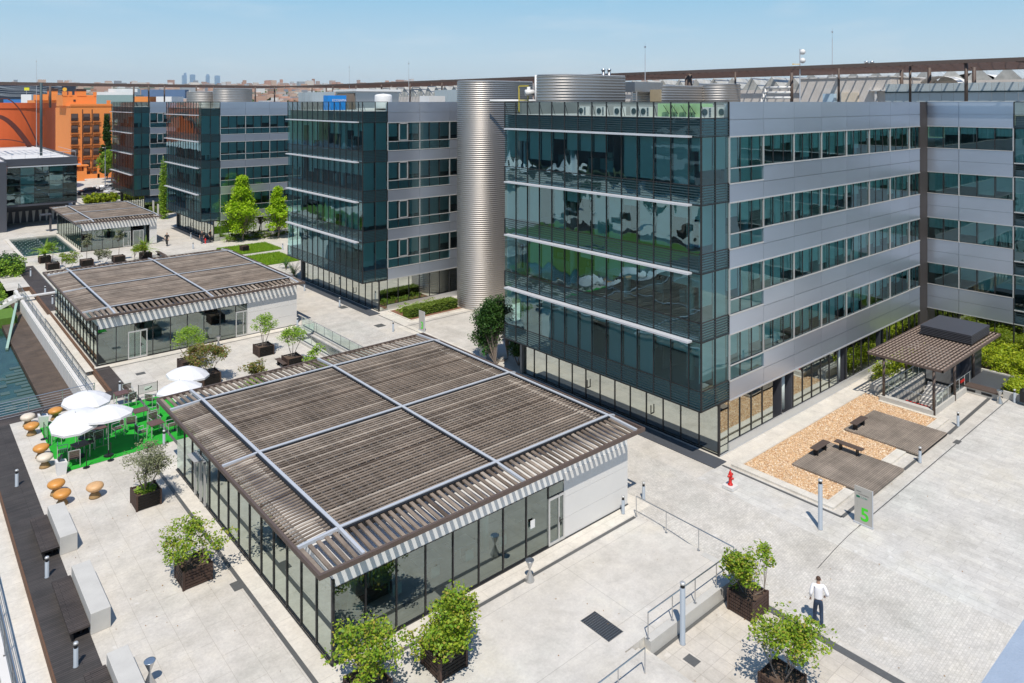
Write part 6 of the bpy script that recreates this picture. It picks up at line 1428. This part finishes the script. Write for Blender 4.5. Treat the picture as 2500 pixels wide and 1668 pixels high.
# parked cars
def car(label, x, y, rz, col, L=4.3):
    t = thing('parked_car', label, 'car', (x, y, .01), rz, 'cars parked on the street behind'); prof = [(-L/2, .35), (-L/2, .72), (-L*.42, .88), (-L*.2, .95), (-L*.06, 1.38), (L*.22, 1.42), (L*.40, 1.0), (L*.49, .92), (L/2, .6), (L/2, .35)]
    b = MB(); n = len(prof)
    for yy, k in ((-.84, 1), (-.88, 1), (.88, 1), (.84, 1)):
        for px_, pz in prof: b.v.append((px_*(.98 if abs(yy) < .86 else 1), yy*(1 if pz < .96 else .8), pz))
    for j in range(3):
        for i in range(n): b.f.append((j*n+i, j*n+(i+1) % n, (j+1)*n+(i+1) % n, (j+1)*n+i))
    b.f += [tuple(range(n))[::-1], tuple(range(3*n, 4*n))]
    nm = 'car paint %.2f %.2f' % (col[0], col[2]); b.build('body', plain(nm, col, .25, .2, .02) , t, local=True)
    b = MB()
    for sg in (-1, 1): b.add([(-L*.15, sg*.81, .99), (-L*.05, sg*.735, 1.33), (L*.2, sg*.735, 1.36), (L*.33, sg*.81, 1.02)], [(0, 1, 2, 3) if sg < 0 else (3, 2, 1, 0)])
    b.add([(-L*.2-.01, -.66, .99), (-L*.2-.01, .66, .99), (-L*.065-.02, .6, 1.35), (-L*.065-.02, -.6, 1.35)], [(0, 3, 2, 1)]); b.build('window', M['black'], t, local=True)
    for px_ in (-L*.31, L*.30):
        for yy in (-.86, .74):
            w_ = MB(); w_.tube((px_, yy, .33), (px_, yy+.14, .33), .33, n=16); w_ = w_.build('wheel', M['black'], t, local=True); MB().tube((px_, yy-.01 if yy < 0 else yy+.13, .33), (px_, yy+.01 if yy < 0 else yy+.15, .33), .2, n=10).build('rim', M['alu'], w_, local=True)
    b = MB(); b.box(-L/2-.01, -L/2+.05, -.75, -.45, .6, .74); b.build('headlight', M['white'], t, local=True); b = MB(); b.box(-L/2-.01, -L/2+.05, .45, .75, .6, .74); b.build('headlight', M['white'], t, local=True)
    return t
car('dark navy hatchback parked at the left of the row', 32.4, 175.0, R(8), (.01, .012, .03))
car('silver estate car parked behind the white coupe', 37.4, 179.3, R(8), (.5, .52, .54), 4.5)
car('white coupe parked nearest the tawny plants', 37.0, 171.6, R(14), (.78, .78, .78), 4.4)
car('red car parked behind the white coupe', 42.6, 181.6, R(5), (.45, .01, .02))
def motorbike(label, x, y, rz):
    t = thing('motorbike', label, 'motorbike', (x, y, 0), rz, 'motorbikes parked by the street')
    for px_ in (-.62, .62):
        w_ = MB(); w_.tube((px_, -.05, .3), (px_, .05, .3), .3, n=14); w_.build('wheel', M['black'], t, local=True)
    b = MB(); b.add([(-.5, -.13, .45), (.5, -.13, .45), (.55, -.1, .85), (-.1, -.14, .8), (-.45, -.1, 1.0), (-.5, .13, .45), (.5, .13, .45), (.55, .1, .85), (-.1, .14, .8), (-.45, .1, 1.0)], [(0, 1, 2, 3, 4), (9, 8, 7, 6, 5), (0, 5, 6, 1), (1, 6, 7, 2), (2, 7, 8, 3), (3, 8, 9, 4), (4, 9, 5, 0)]); b.build('body', M['black'], t, local=True)
    b = MB(); b.tube((-.4, -.35, 1.02), (-.4, .35, 1.02), .02, n=5); b.tube((-.62, 0, .3), (-.42, 0, 1.0), .03, n=5); b.build('handlebar', M['steel'], t, local=True); b = MB(); b.box(.35, .7, -.17, .17, .85, 1.12); b.build('top_case', M['white'], t, local=True)
motorbike('black motorbike with white top case before the orange gate wall', 34.8, 180.8, R(60)); motorbike('second black motorbike before the orange gate wall', 36.2, 180.6, R(70)); motorbike('black motorbike right of the navy hatchback', 35.6, 178.4, R(20)); motorbike('black motorbike beside the red car', 43.4, 178.6, R(30))

# ---------------- people ----------------
def skin(chain, name, mat, parent, sub=2):
    """chain: list of (key, parent key, position, radius); grown as one continuous surface"""
    me = bpy.data.meshes.new(name); ks = [c[0] for c in chain]; me.from_pydata([c[2] for c in chain], [(ks.index(c[0]), ks.index(c[1])) for c in chain if c[1]], []); me.update()
    o = bpy.data.objects.new(name, me); COL.objects.link(o); md = o.modifiers.new('s', 'SKIN'); md.use_smooth_shade = True; md.branch_smoothing = .3
    for i, c in enumerate(chain):
        sv = me.skin_vertices[0].data[i]; r_ = c[3]; sv.radius = (r_, r_) if not isinstance(r_, tuple) else r_; sv.use_root = i == 0
    s2 = o.modifiers.new('d', 'SUBSURF'); s2.levels = sub; s2.render_levels = sub
    dg = bpy.context.evaluated_depsgraph_get(); dg.update(); m2 = bpy.data.meshes.new_from_object(o.evaluated_get(dg)); bpy.data.objects.remove(o)
    m2.materials.clear(); m2.materials.append(mat); m2.polygons.foreach_set('use_smooth', [True]*len(m2.polygons)); o = bpy.data.objects.new(name, m2); COL.objects.link(o); o.parent = parent; return o
SK = plain('skin tone', (.50, .30, .21), .55, 0, .04, 20)
def person(label, loc, rz, shirt, trousers, hair, S=1.78, stride=.0, bent=0, short=False):
    """faces +Y before turning; stride swings the legs, bent lifts the right forearm"""
    t = thing('person', label, 'person', loc, rz); k = S/1.78
    def V(x, y, z): return (x*k, y*k, z*k)
    st = stride; hipL, hipR = V(-.09, 0, .93), V(.09, 0, .93)
    kneeL, kneeR = V(-.10, .10*st+.02, .50), V(.10, -.04*st, .51); ankL, ankR = V(-.10, .20*st, .09), V(.09, -.34*st, .13+.05*st); toeL, toeR = V(-.11, .20*st+.19, .03), V(.10, -.34*st+.17, .03)
    shL, shR = V(-.19, 0, 1.44), V(.19, 0, 1.44)
    elL, elR = V(-.27, -.05-.05*st, 1.16), V(.31, -.08, 1.19); wrL, wrR = V(-.25, .10, .93), (V(.27, .12, 1.02) if bent else V(.28, .05, .92))
    ch = [('pel', None, V(0, 0, .96), .08*k), ('wai', 'pel', V(0, 0, 1.10), .08*k), ('che', 'wai', V(0, -.01, 1.30), .09*k), ('nb', 'che', V(0, -.01, 1.44), .06*k), ('nk', 'nb', V(0, .0, 1.54), .052*k),
          ('hd', 'nk', V(0, .01, 1.63), .085*k), ('hd2', 'hd', V(0, .0, 1.70), .092*k), ('top', 'hd2', V(0, -.01, 1.76), .06*k), ('nose', 'hd', V(0, .095, 1.645), .018*k),
          ('sl', 'nb', shL, .05*k), ('el', 'sl', elL, .045*k), ('wl', 'el', wrL, .028*k), ('pl', 'wl', tuple(Vector(wrL)+Vector((0, .03, -.07))*k), .03*k),
          ('sr', 'nb', shR, .05*k), ('er', 'sr', elR, .045*k), ('wr', 'er', wrR, .028*k), ('pr', 'wr', tuple(Vector(wrR)+Vector((-.02, .05, -.05))*k), .03*k),
          ('hl', 'pel', hipL, .075*k), ('kl', 'hl', kneeL, .06*k), ('al', 'kl', ankL, .042*k), ('hr', 'pel', hipR, .075*k), ('kr', 'hr', kneeR, .06*k), ('ar', 'kr', ankR, .042*k)]
    for s_, pw in (('l', Vector(wrL)+Vector((0, .03, -.07))*k), ('r', Vector(wrR)+Vector((-.02, .05, -.05))*k)):
        for q in range(4):
            o_ = Vector(((q-1.5)*.019, .012, -.035))*k; ch.append(('f%s%d' % (s_, q), 'p'+s_, tuple(pw+o_), .009*k)); ch.append(('g%s%d' % (s_, q), 'f%s%d' % (s_, q), tuple(pw+o_*1.3+Vector((0, .012, -.04-.005*(q in (1, 2))))*k), .008*k))
        sg = 1 if s_ == 'l' else -1; ch.append(('t'+s_, 'p'+s_, tuple(pw+Vector((sg*.035, .02, .0))*k), .010*k)); ch.append(('u'+s_, 't'+s_, tuple(pw+Vector((sg*.045, .035, -.025))*k), .009*k))
    skin(ch, 'body', SK, t, 2)
    skin([('a0', None, V(0, 0, .95), (.15*k, .11*k)), ('a', 'a0', V(0, 0, 1.0), (.16*k, .115*k)), ('b', 'a', V(0, -.005, 1.12), (.155*k, .115*k)), ('c', 'b', V(0, -.015, 1.32), (.19*k, .13*k)), ('d', 'c', V(0, -.01, 1.46), (.13*k, .085*k)), ('e', 'd', V(0, -.0, 1.52), .066*k),
          ('f', 'd', shL, .078*k), ('g', 'f', elL, .06*k)]+([] if short else [('h', 'g', tuple(Vector(elL).lerp(Vector(wrL), .85)), .042*k)])+[('i', 'd', shR, .078*k), ('j', 'i', elR, .062*k)]+([] if short else [('k', 'j', tuple(Vector(elR).lerp(Vector(wrR), .85)), .042*k)]), 'shirt', shirt, t, 2)
    skin([('a', None, V(0, 0, 1.03), (.135*k, .10*k)), ('b', 'a', V(0, 0, .93), (.165*k, .12*k)), ('c', 'b', tuple(Vector(hipL)+Vector((0, 0, -.12))*k), .098*k), ('d', 'c', kneeL, .075*k), ('e', 'd', tuple(Vector(ankL)+Vector((0, 0, .0))), .062*k), ('f', 'b', tuple(Vector(hipR)+Vector((0, 0, -.12))*k), .098*k), ('g', 'f', kneeR, .075*k), ('h', 'g', ankR, .062*k)], 'trousers', trousers, t, 2)
    for a_, t_ in ((ankL, toeL), (ankR, toeR)):
        heel = (t_[0], a_[1]-.04*k, a_[2]-.04*k); skin([('a', None, heel, .042*k), ('b', 'a', tuple((Vector(heel)+Vector(t_))/2), .045*k), ('c', 'b', t_, .034*k)], 'shoe', M['black'], t, 1)
    skin([('a', None, V(0, -.045, 1.64), (.085*k, .06*k)), ('b', 'a', V(0, -.02, 1.72), (.1*k, .1*k)), ('c', 'b', V(0, .02, 1.785), .06*k)], 'hair', hair, t, 2)
    b = MB()
    for sg in (-1, 1): b.lathe([(.001, 1.655*k), (.008*k, 1.661*k), (.001, 1.667*k)], 8, (sg*.033*k, .09*k)); 
    b.build('eye', M['black'], t, local=True); b = MB(); b.box(-.022*k, .022*k, .085*k, .094*k, 1.597*k, 1.603*k); b.build('mouth', plain('lip', (.4, .15, .12), .6) if 'lip' not in bpy.data.materials else bpy.data.materials['lip'], t, local=True)
    b = MB()
    for sg in (-1, 1): b.lathe([(.005*k, 1.62*k), (.014*k, 1.64*k), (.012*k, 1.665*k), (.003*k, 1.675*k)], 8, (sg*.093*k, 0)); 
    b.build('ear', SK, t, smooth=True, local=True)
    return t
WS = plain('white cotton shirt', (.80, .79, .82), .8, 0, .03, 8); NV = plain('navy trousers', (.02, .038, .075), .8, 0, .1, 8); BK = plain('black cloth', (.015, .015, .017), .8, 0, .1, 8); HR = plain('brown hair', (.07, .035, .02), .7, 0, .3, 60)
person('man in white shirt and navy trousers walking away across the setts', (27.05, 13.5, hz(27.05, 13.5)+.01), R(TH-90-14), WS, NV, HR, 1.86, .55, 1)
person('man in black vest and trousers walking toward the camera beside the farthest pavilion', (28.9, 105.2, .01), R(TH+95), BK, BK, plain('dark hair', (.02, .015, .012), .7), 1.8, .5, 1, short=True)
person('left of the two men in black standing by the third block', (33.0, 103.7, .01), R(150), BK, NV, bpy.data.materials['dark hair'], 1.8, .15, 0, short=True)
person('right of the two men in black standing by the third block', (34.2, 104.0, .01), R(220), BK, BK, bpy.data.materials['dark hair'], 1.8, .1, 0, short=True)
rnd = random.Random(77); b = MB()
for _ in range(260):
    x, y = rnd.choice(((rnd.uniform(6, 11), rnd.uniform(22, 42)), (rnd.uniform(27, 42), rnd.uniform(6, 16)), (rnd.uniform(12, 26), rnd.uniform(14, 22)), (rnd.uniform(13, 25), rnd.uniform(45, 58)))); leaves(b, (x, y, hz(x, y)+.025), (.02, .02, .002), 1, .055, rnd)
o = b.build('fallen_leaves', plain('dry leaf', (.30, .17, .06), .8)); o['kind'] = 'stuff'; o['label'] = 'dry fallen leaves scattered on the paving'; o['category'] = 'leaves'
for m_ in bpy.data.materials: m_.use_backface_culling = False
for o in bpy.data.objects:
    if o.type == 'MESH' and o.parent is None and 'label' not in o.keys() and 'kind' not in o.keys(): print('UNTAGGED', o.name)
# ---------------- summer haze over the plain ----------------
mh = bpy.data.materials.new('haze air'); mh.use_nodes = True; nh_ = mh.node_tree; nh_.nodes.remove(nh_.nodes['Principled BSDF'])
pv = nh_.nodes.new('ShaderNodeVolumePrincipled'); pv.inputs['Color'].default_value = (.88, .94, 1.0, 1); pv.inputs['Density'].default_value = 4.0e-5; pv.inputs['Anisotropy'].default_value = .2
nh_.links.new(pv.outputs[0], nh_.nodes['Material Output'].inputs['Volume'])
MB().box(-12400, 12400, -12400, 12400, -8, 400).build('haze', mh)
bpy.data.objects['haze']['kind'] = 'stuff'; bpy.data.objects['haze']['label'] = 'thin summer haze over the distant city'; bpy.data.objects['haze']['category'] = 'haze'
